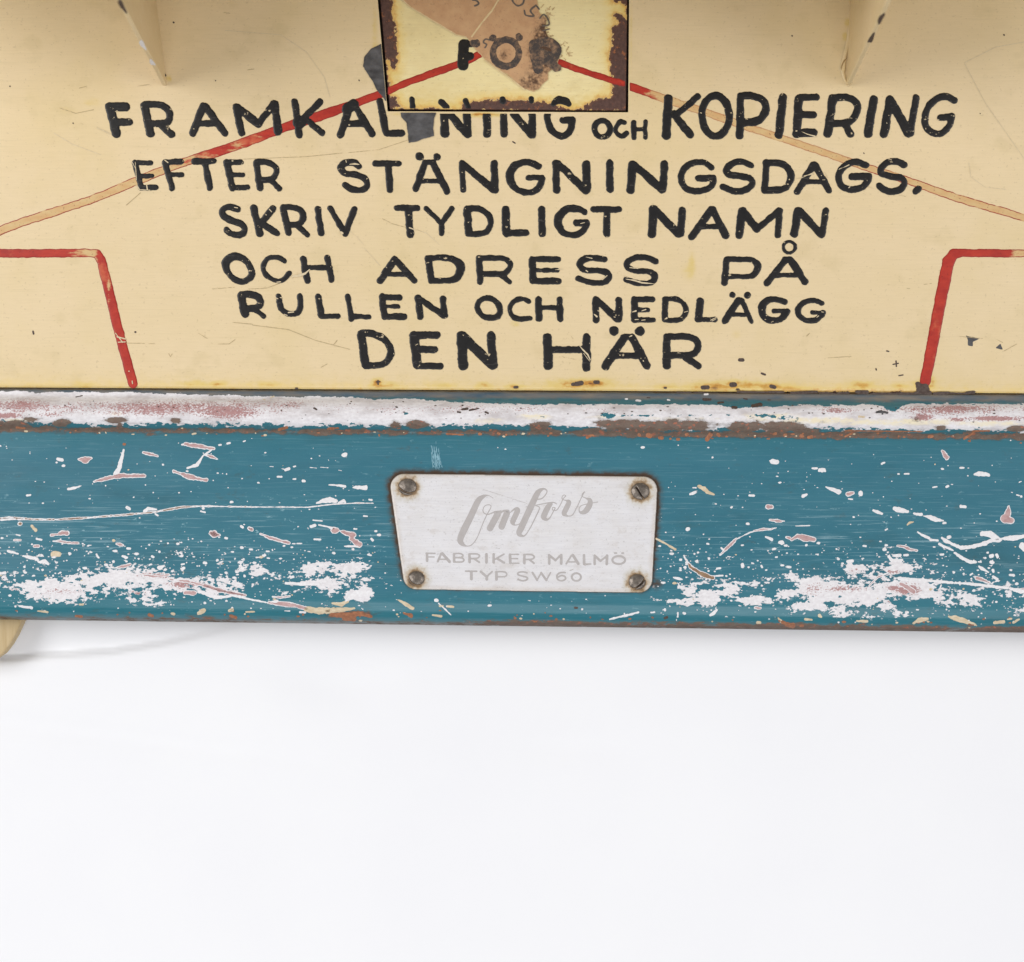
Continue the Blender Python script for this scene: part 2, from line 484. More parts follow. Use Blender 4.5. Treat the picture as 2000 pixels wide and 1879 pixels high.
y_top = lambda x: 759 + .0058 * np.asarray(x, float)      # bottom edge of the cream panel
y_bot = lambda x: 1210.5 + .0128 * np.asarray(x, float)   # lower edge of the rail
def vv(x, y):
    a = y_top(x); b = y_bot(x)
    return 764.8 + (y - a) / (b - a) * (1223 - 764.8)
def y_of(x, v):
    a = y_top(x); b = y_bot(x)
    return a + (v - 764.8) / (1223 - 764.8) * (b - a)
PV = [764.8, 767, 778, 783, 789, 797, 808, 820, 830, 838, 844, 849, 856, 880, 930, 1000, 1070, 1120, 1150, 1180, 1198, 1209, 1216, 1220.5, 1223]
PP = [-4, 3, 5, 10, 19, 26, 30, 31, 28, 22, 17, 15, 17, 22, 31, 42, 52, 58, 60.5, 60, 55, 48, 39, 29, 14]
_vf = np.arange(764.8, 1223.5, .5)
_pf = np.interp(_vf, PV, PP)
_pf = np.convolve(np.pad(_pf, 5, mode='edge'), np.ones(11) / 11, 'valid')
def p_rail(x, y):
    v = vv(x, y)
    return np.interp(v, _vf, _pf) + 1.0 * (vnoise(np.asarray(x, float), np.asarray(y, float), 120, 5) - .5)

# ---- front panel with the opening for the flap
HX0, HX1, HY = 757.0, 1227.0, 219.0
xs = np.unique(np.round(np.concatenate([np.linspace(-300, -10, 12), np.arange(-8, 2010, 5.0), np.linspace(2012, 2300, 12), [HX0, HX1]]), 2))
ts = np.unique(np.round(np.concatenate([np.linspace(-800, -20, 24), np.arange(-16, 757, 5.0), [HY, 757, 760, 762]]), 2))
T_, X_ = np.meshgrid(ts, xs, indexing='ij')
hat = lambda x, c, w: np.clip(1 - np.abs(x - c) / w, 0, 1)
Xp = X_ - .088 * (HY - T_) * hat(X_, HX0, 60) * (T_ < HY) + .008 * (HY - T_) * hat(X_, HX1, 60) * (T_ < HY)
Yp = T_ + (.0058 * (X_ - 1000) + .8) * sm(300, 762, T_) + .004 * (X_ - 1000) * hat(T_, HY, 60)
Pp = 1.2 * (fbm(Xp, Yp, 260, 3) - .5) - 3.5 * sm(757, 762, T_)
hole = lambda x, y: (x > 0)
n_r, n_c = T_.shape
idx = np.arange(n_r * n_c).reshape(n_r, n_c)
q = np.stack([idx[:-1, :-1], idx[1:, :-1], idx[1:, 1:], idx[:-1, 1:]], -1)
cx = (X_[:-1, :-1] + X_[1:, 1:]) / 2; cy = (T_[:-1, :-1] + T_[1:, 1:]) / 2
keep = ~((cx > HX0) & (cx < HX1) & (cy < HY))
stain = np.zeros(X_.shape)
rs = random.Random(4)
stain += .24 * sm(700, 758, Yp - .0058 * (Xp - 1000))
for (sx_, sy_, wx, wy, a) in [(163, 753, 14, 4, .7), (380, 750, 26, 5, .45), (425, 751, 14, 5, .7), (525, 752, 22, 5, .5), (738, 749, 8, 9, .9), (755, 754, 28, 6, .6),
        (865, 754, 22, 5, .45), (945, 754, 16, 6, .6), (1005, 757, 14, 5, .9), (1125, 752, 50, 9, .8), (1165, 748, 26, 7, .6), (1300, 757, 20, 5, .5), (1380, 757, 40, 8, .8),
        (1440, 753, 40, 9, .8), (1510, 757, 28, 8, .9), (1550, 760, 25, 5, .6), (1682, 753, 22, 7, .8), (1755, 754, 14, 4, .6), (1800, 752, 16, 9, .9), (1820, 745, 6, 12, .7),
        (1438, 654, 10, 8, .35), (1006, 633, 9, 6, .6), (1352, 515, 7, 26, .45), (1342, 532, 14, 20, .3), (330, 153, 4, 6, 1.1), (1655, 45, 6, 9, .75), (1650, 72, 5, 10, .65), (1665, 0, 6, 10, .7),
        (180, 200, 20, 10, .35), (130, 215, 30, 8, .2), (1870, 240, 34, 7, -.1), (732, 60, 6, 60, .35), (735, 130, 10, 50, .35), (930, 226, 60, 4, .6), (790, 224, 30, 4, .5), (1232, 60, 4, 90, .35), (950, 223, 30, 4, .8)]:
    stain += a * np.exp(-((Xp - sx_) / wx) ** 2 - ((Yp - sy_) / wy) ** 2)
rust = np.full(X_.shape, -60.0)
tx = [(1090 + 40 * i + rs.uniform(-8, 8)) for i in range(22)]
rust = np.maximum(rust, (Yp - y_top(Xp)) + 1.0 - 6 * (1 - sm(1350, 1560, Xp) * (1 - sm(1800, 1850, Xp))))
panel = mk_mesh("front_panel", W(Xp, Yp, Pp).reshape(-1, 3), [q[keep].reshape(-1, 4)], {"stain": stain.ravel(), "rust": rust.ravel()}, MC, root)

# inward lip round the opening (dark rusty edge)
def strip(name, pts, p0, p1, mat, parent, flip=False):
    P = np.array(pts, float)
    a = W(P[:, 0], P[:, 1], p0); b = W(P[:, 0], P[:, 1], p1)
    n = len(P)
    f = [[i, i + 1, n + i + 1, n + i] for i in range(n - 1)]
    return mk_mesh(name, np.vstack([a, b]), [np.array(f)], None, mat, parent, False)
xl = lambda y: HX0 - .088 * (HY - y)
xr = lambda y: HX1 + .008 * (HY - y)
strip("opening_lip", [(xl(-800) + .2, -800), (xl(0) + .2, 0), (HX0 + .2, HY - 1.2), (HX1 - .2, HY + .7), (xr(0) - .2, 0), (xr(-800) - .2, -800)], -.3, -26, MDK, panel)

# ---- cabinet body behind the panel
def box(name, x0, x1, y0, y1, p0, p1, mat, parent, bev=3):
    """box of true rectangular shape; limits given in grid units at panel depth"""
    V = []
    for p in (p0, p1):
        for (x, y) in ((x0, y0), (x1, y0), (x1, y1), (x0, y1)):
            V.append(((x - 1000) * S, -p * S, ZC + (940 - y) * S))
    F = [[0, 3, 2, 1], [4, 5, 6, 7], [0, 1, 5, 4], [1, 2, 6, 5], [2, 3, 7, 6], [3, 0, 4, 7]]
    o = mk_mesh(name, V, [np.array(F)], {"stain": np.zeros(8), "rust": np.full(8, -60.)}, mat, parent, False)
    b = o.modifiers.new("bevel", 'BEVEL'); b.width = bev * S; b.segments = 2
    return o
# side, top and back walls of the box (kept clear of the opening)
box("side_wall", -300, -286, -800, 1190, -46, -3.2, MC, root)
box("side_wall", 2286, 2300, -800, 1190, -46, -3.2, MC, root)
box("back_wall", -286, 2286, -800, 1190, -46, -36, MC, root)
box("inner_plate", -284, 2284, -790, 700, -34, -26.5, MDK, root)
box("top_wall", -286, 2286, -814, -801, -46, -3.2, MC, root)

# ---- flap
fx = np.arange(736, 1231, 2.5); fy = np.concatenate([np.linspace(-500, -10, 14), np.arange(-6, 215.1, 2.5)])
FY, FX = np.meshgrid(fy, fx, indexing='ij')
u = (FX - fx[0]) / (fx[-1] - fx[0])
x_l = 761.5 - .088 * (215 - FY); x_r = 1222.5 + .012 * (215 - FY)
FXX = x_l + u * (x_r - x_l)
FYY = FY - 1.0 + .006 * (FXX - 760) * sm(100, 215, FY)
FP = -3.5 + .6 * (fbm(FXX, FYY, 120, 9) - .5) + 2.5 * sm(215, -300, FY)
def cr(pts, ox=680, oy=0, s=3.313): return [(a / s + ox, b / s + oy) for a, b in pts]
rust_polys = [
    cr([(190, -300), (285, -300), (275, 0), (290, 20), (285, 60), (300, 150), (312, 250), (318, 370), (305, 450), (280, 440), (255, 390), (225, 350), (210, 300), (200, 150)]),
    cr([(243, 515), (268, 528), (262, 550), (246, 558)]),
    cr([(252, 612), (310, 640), (335, 690), (300, 705), (255, 705)]),
    cr([(728, 715), (745, 672), (800, 665), (860, 664), (890, 648), (960, 655), (1040, 645), (1120, 650), (1200, 660), (1290, 665), (1370, 685), (1410, 720)]),
    cr([(1722, 95), (1760, 90), (1790, 112), (1812, 160), (1816, 250), (1812, 300), (1825, 520), (1800, 720), (1515, 720), (1530, 690), (1600, 652), (1640, 638), (1700, 628), (1718, 600), (1705, 500), (1700, 420), (1690, 340), (1712, 300), (1702, 230), (1712, 180), (1748, 150)]),
    cr([(1700, -200), (1830, -200), (1822, 50), (1800, 40), (1765, 12), (1735, 14), (1705, 0)])]
frust = np.full(FX.shape, -60.0)
for P_ in rust_polys: frust = np.maximum(frust, poly_sdf(FXX, FYY, P_))
edge_d = np.minimum(np.minimum(FXX - x_l, x_r - FXX), 215 - FY)
frust = np.maximum(frust, 1.2 - edge_d - 3 * (FXX > 860) * (FXX < 900))
fst = .5 * np.exp(-edge_d / 22) + .12
n_r2, n_c2 = FX.shape
idx = np.arange(n_r2 * n_c2).reshape(n_r2, n_c2)
q = np.stack([idx[:-1, :-1], idx[1:, :-1], idx[1:, 1:], idx[:-1, 1:]], -1).reshape(-1, 4)
Vf = W(FXX, FYY, FP).reshape(-1, 3)
# thickness: rim turned back
loop = np.concatenate([idx[:, 0], idx[-1, 1:], idx[::-1, -1][1:]])
back = Vf[loop] + np.array([0, 14 * S, 0])
nb = len(Vf)
side = np.array([[loop[i], nb + i, nb + i + 1, loop[i + 1]] for i in range(len(loop) - 1)])
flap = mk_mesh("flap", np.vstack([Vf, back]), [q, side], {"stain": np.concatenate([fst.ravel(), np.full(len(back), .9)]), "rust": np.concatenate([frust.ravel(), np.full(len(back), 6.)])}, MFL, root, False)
flap["label"] = "cream hinged flap with brown rusted edges"
def p_flap(x, y):
    return -3.5 + .6 * (fbm(np.asarray(x, float), np.asarray(y, float), 120, 9) - .5) + 2.5 * sm(215, -300, y)
def p_panel(x, y): return 1.2 * (fbm(np.asarray(x, float), np.asarray(y, float), 260, 3) - .5)

# ---- decals: thin layers of paint with their own thickness
def layer(acc, strokes, surf, off=.25, h=.6, wob=.9, seed=0, step=1.7, extra=None, clip=None, polys=None, fine=.45):
    """extra: dict name -> value or f(x,y)"""
    def f(X, Y):
        d = stroke_sdf(X, Y, strokes) if strokes else np.full(X.shape, -1e9)
        for P_ in polys or []: d = np.maximum(d, poly_sdf(X, Y, P_))
        d = d + wob * 2 * (vnoise(X, Y, 11, 11 + seed) - .5) + fine * 2 * (vnoise(X, Y, 3.6, 31 + seed) - .5)
        if clip is not None: d = np.minimum(d, clip(X, Y))
        return d
    bbs = list(strokes) + [np.array([(a, b, 0) for a, b in P_]) for P_ in polys or []]
    P, val, F = contour(f, bbox_of(bbs), step)
    if len(P) == 0: return
    p = surf(P[:, 0], P[:, 1]) + off + h * np.clip(val / 1.6, 0, 1)
    at = {"sd": val}
    for k, e in (extra or {}).items(): at[k] = e(P[:, 0], P[:, 1]) if callable(e) else np.full(len(P), float(e))
    acc.add(W(P[:, 0], P[:, 1], p), F, at)

def parse(txt, ox, oy, s, wscale=1.0):
    """letters: paths separated by '|', points 'x,y[,w]', leading 's' smooth, 'o' smooth closed, 'w60' sets the width"""
    out = []; w = 50
    for part in txt.split('|'):
        mode = ''; pts = []
        for tok in part.split():
            if tok in ('s', 'o'): mode = tok
            elif tok[0] == 'w': w = float(tok[1:])
            else:
                t = [float(a) for a in tok.split(',')]
                pts.append([t[0] / s + ox, t[1] / s + oy, (t[2] if len(t) > 2 else w) / s * wscale])
        if not pts: continue
        if mode and len(pts) > 2: out.append(smooth_path(pts, mode == 'o'))
        else: out.append(np.array(pts))
    return out

def ell(cx, cy, rx, ry, w, n=12):
    return "o w%g " % w + " ".join("%g,%g" % (cx + rx * math.cos(i * 2 * math.pi / n), cy + ry * math.sin(i * 2 * math.pi / n)) for i in range(n))

A_ = (190, 170, 3.976); B_ = (640, 170, 3.976); C_ = (1100, 170, 4.97); D_ = (1480, 170, 4.97)
E_ = (240, 290, 3.976); F_ = (640, 290, 3.976); G_ = (1100, 290, 4.97); H_ = (1440, 290, 4.97)
I_ = (410, 390, 3.976); J_ = (850, 390, 4.97); K_ = (1240, 390, 4.97)
L_ = (420, 480, 3.976); M_ = (900, 480, 4.97); N_ = (1300, 460, 4.97)
O_ = (450, 560, 4.418); P_c = (900, 560, 4.97); Q_ = (1240, 560, 4.97)
R_ = (680, 630, 5.68); S_ = (1030, 630, 5.373)
WORDS = {
 "framkallning": [(A_, "w66 95,152 148,362|95,154 222,154|w52 130,275 248,275"),
    (A_, "w60 368,145 412,360|s w50 370,138 450,136 525,158 563,215 545,272 480,285 400,283|w54 495,295 575,370"),
    (A_, "w52 822,150 742,360|w50 838,150 990,358|w44 790,285 930,285"),
    (A_, "w52 1078,155 1120,360|w58 1085,160 1250,288|w50 1250,288 1372,132|1378,132 1405,345,62"),
    (A_, "w50 1533,115 1570,374|w50 1728,118 1580,270|w46 1620,250 1745,358|w90 1565,275 1580,275"),
    (B_, "w56 170,150 100,372|w50 200,130 345,365|w84 150,170 200,142|w48 130,287 290,287"),
    (B_, "w52 405,112 452,355|w50 455,362 578,362"),
    (B_, "w62 905,200 910,362|w58 935,195 1085,372|w56 1080,195 1087,372"),
    (B_, "w58 1237,195 1237,365"),
    (B_, "w54 1365,195 1368,365|w54 1440,205 1580,375|w54 1588,195 1590,375"),
    (B_, "s w50 1705,195 1708,260 1740,340 1815,384 1875,350 1897,290 1899,258|w50 1825,262 1895,258")],
 "och": [(C_, ell(378, 408, 76, 80, 52)), (C_, "s w40 592,345 555,338 515,390 515,440 565,482 615,450"), (C_, "w44 685,345 685,495|w40 798,340 795,490|w30 690,413 795,413")],
 "kopiering": [(C_, "w80 1020,112 1000,475|w58 1305,97 1090,280|w70 1075,265 1230,463"),
    (C_, ell(1480, 282, 132, 196, 66)),
    (C_, "w70 1722,90 1712,475|s w70 1725,92 1830,88 1935,130 1968,210 1925,305 1830,345 1715,345"),
    (D_, "w74 243,102 205,470"),
    (D_, "w76 400,110 377,455|w62 405,102 572,100|w60 400,272 540,272|w74 377,448 542,448"),
    (D_, "w76 728,120 680,455|s w64 728,104 870,104 948,150 966,220 925,310 850,350 710,355|w68 850,370 902,458"),
    (D_, "w76 1123,126 1070,456"),
    (D_, "w76 1282,125 1226,460|w86 1290,135 1462,445|w64 1535,106 1480,450"),
    (D_, "s w60 1905,132 1830,94 1740,115 1660,190 1622,300 1640,400 1720,452 1800,440 1860,370 1885,290|w64 1775,298 1880,290")],
 "efter": [(E_, "w44 95,115 140,300|w36 95,112 215,115|w36 130,215 225,215|w38 140,305 256,306"),
    (E_, "w42 330,120 380,310|w42 330,108 455,105|w34 370,205 460,205"), (E_, "w46 555,102 705,100|w46 637,115 675,305"),
    (E_, "w48 805,110 850,312|w36 805,108 915,110|w34 840,207 930,208|w40 860,308 966,306"),
    (E_, "w48 1035,115 1066,310|s w40 1035,108 1120,110 1182,140 1192,190 1150,240 1060,245|w36 1150,250 1215,315")],
 "stangningsdags": [(F_, "s w44 245,140 200,110,50 130,118,50 104,152,50 140,196 220,207 290,238 307,290 265,325 190,318 135,283"),
    (F_, "w44 370,118 550,118|w48 470,130 485,322"),
    (F_, "w60 714,65 716,65|w54 848,68 849,68|w50 755,115 683,316|w48 815,112 928,335|w38 760,112 815,110|w34 725,255 880,255"),
    (F_, "w44 1040,118 1053,325|w50 1048,122 1290,322|w54 1292,120 1300,322"),
    (F_, "s w46 1640,142 1560,110 1475,124,56 1418,190,62 1428,270,58 1485,328 1570,344 1640,308 1662,235|w42 1560,230 1662,230"),
    (G_, "w64 -74,146 -64,406|w66 -50,150 215,410|w76 225,155 228,402"), (G_, "w68 453,145 453,402"),
    (G_, "w76 672,160 655,404|w70 690,165 960,402|w68 982,152 968,400"),
    (G_, "s w56 1435,185 1370,142 1270,140 1172,200 1142,300 1190,385 1290,417 1400,398 1450,345 1455,285|w60 1312,290 1445,288"),
    (G_, "s w58 1822,165 1740,133 1650,145 1582,210 1620,260 1740,273 1828,308 1822,368 1740,414 1650,414 1553,378"),
    (H_, "w62 285,142 266,408|s w60 280,146 400,144 482,182 522,265 490,360 410,403 265,406"),
    (H_, "w62 735,165 580,422|w60 755,160 888,408|w92 745,175 748,175|w48 680,325 840,325"),
    (H_, "s w58 1250,168 1150,133 1060,160 990,240 990,330 1040,385 1120,404 1210,380 1265,325 1277,272|w60 1112,275 1275,272"),
    (H_, "s w60 1620,163 1560,130 1470,132 1400,188 1400,242 1480,268 1590,290 1625,340 1580,400 1500,422 1425,402 1378,365"),
    (H_, "w60 1730,418 1758,395")],
 "skriv": [(I_, "s w46 215,75 150,58 100,82 108,130,50 170,165,50 240,190 272,238 230,275 170,268 130,237"),
    (I_, "w52 340,68 385,265|w48 490,70 400,182|w46 410,190 520,263"),
    (I_, "w50 570,65 610,260|s w44 575,62 650,64 708,90 722,145 690,190 610,198|w38 680,205 756,275"),
    (I_, "w46 835,76 865,260"), (I_, "w42 935,70 1050,268|w44 1120,75 1052,262")],
 "tydligt": [(I_, "w44 1448,66 1610,68|w52 1540,80 1555,270"), (I_, "w36 1680,70 1800,190|w38 1880,70 1795,190|w42 1800,185 1800,265"),
    (J_, "w70 308,100 325,330|s w52 312,92 420,90 505,140 540,225 500,310 420,335 330,338"),
    (J_, "w74 683,100 690,325|w62 695,328 882,325"), (J_, "w66 1032,98 1038,330"),
    (J_, "s w56 1450,125 1380,90,62 1280,96,72 1200,170,76 1195,250,74 1250,325,62 1340,347 1420,320 1465,260 1470,225|w60 1370,230 1470,228"),
    (J_, "w58 1537,97 1785,97|w62 1665,110 1665,335")],
 "namn": [(K_, "w78 177,100 165,333|w70 190,95 420,333|w66 460,107 445,328"),
    (K_, "w66 740,100 550,362|w64 755,100 880,350|w70 746,112 750,112|w46 650,265 810,262"),
    (K_, "w72 1035,115 1015,345|w70 1050,112 1185,288|w56 1185,288 1400,110|w58 1405,112 1385,348"),
    (K_, "w72 1582,112 1545,333|w68 1592,112 1810,338|w58 1853,110 1820,335")],
 "och_second": [(L_, "o w44 150,85,58 230,110 280,180 282,240 220,280 150,260 95,200 85,125,62"),
    (L_, "s w34 540,117 480,92 410,102 374,165 395,225 450,265 520,272 577,215"), (L_, "w48 685,105 715,272|w42 872,97 905,270|w40 700,170 890,170"),
  ],
 "adress": [(L_, "w50 1393,107 1284,274|w44 1402,107 1545,270|w32 1340,225 1490,225"),
    (L_, "w50 1655,102 1678,272|s w42 1652,97 1800,97 1888,130,60 1907,190,62 1870,255,54 1790,273 1675,275"),
    (M_, "w60 175,125 188,348|s w50 175,122 400,124 465,160 478,205 440,258 380,275 200,275|w42 390,290 475,355"),
    (M_, "w66 695,138 700,342|w52 690,134 940,134|w40 700,240 935,240|w58 700,345 946,347"),
    (M_, "s w52 1392,135 1280,120,56 1185,140,60 1155,195 1210,240 1330,245 1420,270,62 1430,330,60 1360,362 1250,355 1138,318"),
    (M_, "s w52 1888,153 1800,117 1700,117 1622,160,60 1622,210 1700,245 1820,255 1878,290,60 1870,340 1800,368 1700,360 1605,335"),
  ],
 "pa": [(N_, "w60 592,240 570,462|s w46 590,235 800,235 878,268,54 895,320,58 855,380,52 800,400 600,400"),
    (N_, ell(1200, 117, 58, 56, 28) + "|w58 1165,240 980,466|w66 1215,240 1350,452|w60 1165,238 1215,238|w42 1070,388 1290,388")],
 "rullen": [(O_, "w64 90,78 125,235|s w54 92,68 170,68 238,90 260,140 230,182 130,190|w40 210,195 286,255"),
    (O_, "s w46 415,85 428,160 455,212,44 520,238,40 585,220,44 605,150 600,85"), (O_, "w54 755,92 785,252|w42 785,257 928,257"),
    (O_, "w42 1010,86 1045,280|w40 1040,260 1198,260"), (O_, "w54 1308,90 1330,262|w48 1305,93 1460,95|w32 1330,172 1447,172|w50 1330,260 1498,260"),
    (O_, "w54 1618,98 1638,262|w48 1620,95 1840,252|w50 1833,104 1848,252")],
 "och_third": [(P_c, "o w52 270,113 345,150 384,220 360,288 280,303 200,275 158,200 190,135"), (P_c, "s w44 658,145 600,122 520,140 474,210 500,285 570,320 672,305"),
    (P_c, "w62 753,128 760,308|w56 960,125 965,313|w40 770,205 955,207"),
  ],
 "nedlagg": [(P_c, "w62 1308,128 1312,325|w58 1320,130 1520,318|w60 1533,132 1535,318"),
    (P_c, "w58 1685,128 1685,322|w48 1685,125 1860,125|w40 1690,228 1818,228|w46 1690,325 1872,327"),
    (Q_, "w56 298,132 290,318|s w46 295,123 400,123 468,165 498,230 470,292 420,327 290,325"),
    (Q_, "w68 632,143 618,312|w44 620,324 775,322"),
    (Q_, "w56 945,80 946,81|w62 1090,86 1091,86|w62 1000,145 872,333|w44 1040,140 1132,342|w56 1000,140 1035,138|w34 950,272 1080,274"),
    (Q_, "s w54 1452,150 1380,127 1290,135,66 1234,200,70 1243,280,64 1310,327 1400,322 1455,280 1482,240|w34 1350,240 1480,236"),
    (Q_, "s w50 1815,162 1740,137 1650,150 1588,210,56 1595,280 1660,327 1750,327 1805,285 1823,258|w34 1722,255 1822,257")],
 "den": [(R_, "w84 145,135 190,470|s w70 150,125 260,125 380,175 455,260 472,340 430,430 340,477 190,482"),
    (R_, "w98 728,145 768,470|w80 720,140 983,143|w70 760,300 962,302|w68 770,483 1020,487"),
    (R_, "w102 1255,155 1275,478|w100 1275,160 1605,478|w88 1583,142 1608,480"),
  ],
 "har": [(S_, "w90 210,162 217,452|w82 622,162 619,474|w64 220,288 600,285"),
    (S_, "w98 905,88 907,90|w92 1177,92 1179,92|w78 1010,165 818,463|w78 1100,165 1255,455|w60 1020,152 1095,150|w62 920,350 1190,350"),
    (S_, "w76 1463,160 1460,458|s w64 1465,152 1640,148 1755,175 1790,240 1765,305 1700,342 1500,348|w64 1660,370 1795,463")],
}
WLAB = {"framkallning": "painted word FRAMKALLNING", "och": "small painted word OCH on the top line", "kopiering": "painted word KOPIERING", "efter": "painted word EFTER",
        "stangningsdags": "painted word STÄNGNINGSDAGS", "skriv": "painted word SKRIV", "tydligt": "painted word TYDLIGT", "namn": "painted word NAMN",
        "och_second": "painted word OCH before ADRESS", "adress": "painted word ADRESS", "pa": "painted word PÅ", "rullen": "painted word RULLEN", "och_third": "painted word OCH before NEDLÄGG", "nedlagg": "painted word NEDLÄGG", "den": "painted word DEN", "har": "painted word HÄR"}
sd_ = 0
for wname, letters in WORDS.items():
    acc = Acc()
    for (crp, txt) in letters:
        sd_ += 1
        cl = None
        if wname == "framkallning":
            cl = lambda X, Y: np.maximum(np.where(X > 700, Y - 221.5, 99), np.where(X < xl(Y) - 2, 99, -99) * 1.0)
            cl = lambda X, Y: np.where((X > 745) & (X < 1240), Y - 222.5, 99.0) if True else 0
            cl = lambda X, Y: np.maximum(Y - 222.5, np.maximum(xl(Y) - 3 - X, X - 1232))
        layer(acc, [q_ + [0, 0, 1.3] for q_ in parse(txt, *crp)], p_panel, off=.75, h=.7, seed=sd_, clip=cl, fine=.6, wob=1.0)
    o = acc.build("painted_word", MB, panel)
    o["label"] = "black " + WLAB[wname]

# parts of letters that continue on the flap
acc = Acc()
for t in ["w44 655,98 658,160", "w52 880,118 925,160", "w46 1072,110 1090,160", "w48 1358,96 1360,110", "w44 1582,96 1584,110", "s w34 1748,138 1790,104,62 1840,112,66 1872,136,44"]:
    sd_ += 1; layer(acc, parse(t, *B_), p_flap, off=.5, h=.6, seed=sd_, clip=lambda X, Y: 212.5 - Y)
FL = (680, 0, 3.313)
sd_ += 1; layer(acc, parse("w72 748,290 742,422|w52 748,281 795,283|w56 750,370 790,365", *FL), p_flap, off=.9, h=.6, seed=sd_)
o = acc.build("painted_letter", MB, flap); o["label"] = "black letter remains on the rusty flap"

# red stripes
def stripe(parent, surf, pts, wfun, efun, off=.3, clip=None, lab=None, smooth=True):
    global sd_
    sd_ += 1
    acc = Acc()
    st = [(smooth_path(pts) if smooth else np.array(pts, float)) * [1, 1, .94]]
    layer(acc, st, surf, off=off, h=.35, wob=.8, seed=sd_, step=2.0, extra={"wear": wfun, "edgekeep": efun}, clip=clip)
    o = acc.build("painted_stripe", MR, parent)
    if lab: o["label"] = lab
stripe(panel, p_panel, [(-292, 566, 18), (0, 451, 18), (88, 420, 18), (176, 391, 17), (265, 355, 18), (352, 320, 18), (458, 286, 21), (549, 252, 19), (634, 224, 21), (698, 201, 17), (752, 181, 16)],
       lambda x, y: np.interp(x, [0, 180, 330, 420, 540, 640], [1.15, .92, .85, .42, .30, -.1]), lambda x, y: 1.0,
       clip=lambda X, Y: xl(Y) - 2 - X, lab="faded red diagonal stripe left of the flap")
stripe(panel, p_panel, [(1222, 166, 17), (1230, 169, 17), (1297, 193, 17), (1373, 218, 16), (1450, 245, 16), (1534, 273, 15), (1602, 296, 15), (1695, 328, 16), (1775, 354, 16), (1884, 392, 16), (2000, 426, 16), (2292, 522, 16)],
       lambda x, y: np.interp(x, [1225, 1255, 1290, 1500, 2000], [-.1, .3, .85, 1.1, 1.1]), lambda x, y: np.interp(x, [1300, 1640, 1700], [.45, .5, 1]),
       clip=lambda X, Y: X - 1230, lab="almost worn off red diagonal stripe right of the flap")
stripe(panel, p_panel, [(-292, 495, 18), (0, 495.5, 18), (90, 495.5, 18), (170, 494.5, 17), (190, 496, 17), (198, 510, 20), (209.5, 556, 21), (229, 637, 20), (246, 700, 20), (260, 750, 20)],
       lambda x, y: np.interp(x, [100, 130, 180, 196, 206, 212, 225], [-.1, .25, .95, .2, .05, .55, -.1]) * (y < 690) - .1 * (y >= 690), lambda x, y: 1.0, lab="red angular stripe at the left", smooth=False)
stripe(panel, p_panel, [(2292, 496, 17), (2000, 495.5, 16), (1880, 495, 17), (1862, 497, 22), (1852, 512, 25), (1834, 603, 25), (1820, 680, 24), (1807, 744, 23)],
       lambda x, y: np.interp(x, [1930, 1975, 2000], [-.1, .35, .8]), lambda x, y: 1.0, lab="red angular stripe at the right", smooth=False)
stripe(flap, p_flap, [(755.5, 180, 15), (800, 160, 15), (894, 126, 16), (945, 103, 15), (985, 84, 14), (1010, 84, 13), (1050, 106, 13), (1093, 123, 14), (1140, 140, 13), (1191, 156, 13), (1219, 164, 12)],
       lambda x, y: -.2, lambda x, y: 1.0, off=.3, clip=lambda X, Y: np.minimum(X - 757.5 , 1221 - X))

# flaked spots on the panel; tone 5 = rust brown, 6 = bare metal
acc = Acc()
def spot(acc, surf, tone, strokes=None, polys=None, crp=None, off=.35, wob=1.0, step=1.3, h=.25, fine=.45, clip=None):
    global sd_
    sd_ += 1
    st = parse(strokes, *crp) if strokes else []
    if st:
        kw = min(1.0, max(.25, float(np.median(np.concatenate(st)[:, 2])) / 7)); wob *= kw; fine *= max(kw, .45)
    layer(acc, st, surf, off=off, h=h, wob=wob, seed=sd_, step=step, extra={"tone": tone}, polys=polys, fine=fine, clip=clip)
keepout = lambda X, Y: np.maximum(Y - 220.5, np.maximum(xl(Y) - 1.0 - X, X - 1230))
spot(acc, p_panel, 6, polys=[cr([(210, 285), (150, 315), (105, 370), (95, 430), (150, 520), (200, 600), (260, 680), (260, 300)])], off=1.5, clip=keepout)
spot(acc, p_panel, 6, polys=[cr([(330, 700), (345, 760), (375, 800), (388, 870), (390, 930), (440, 915), (500, 895), (555, 880), (550, 800), (568, 735), (560, 700)])], off=1.5, clip=keepout)
for P5 in [[(1612, 715), (1640, 722), (1700, 735), (1660, 756), (1655, 785), (1625, 780), (1625, 745)], [(1835, 765), (1850, 805), (1825, 802), (1803, 795)]]:
    spot(acc, p_panel, 6, polys=[cr(P5, 1400, 440, 3.313)], wob=.6)
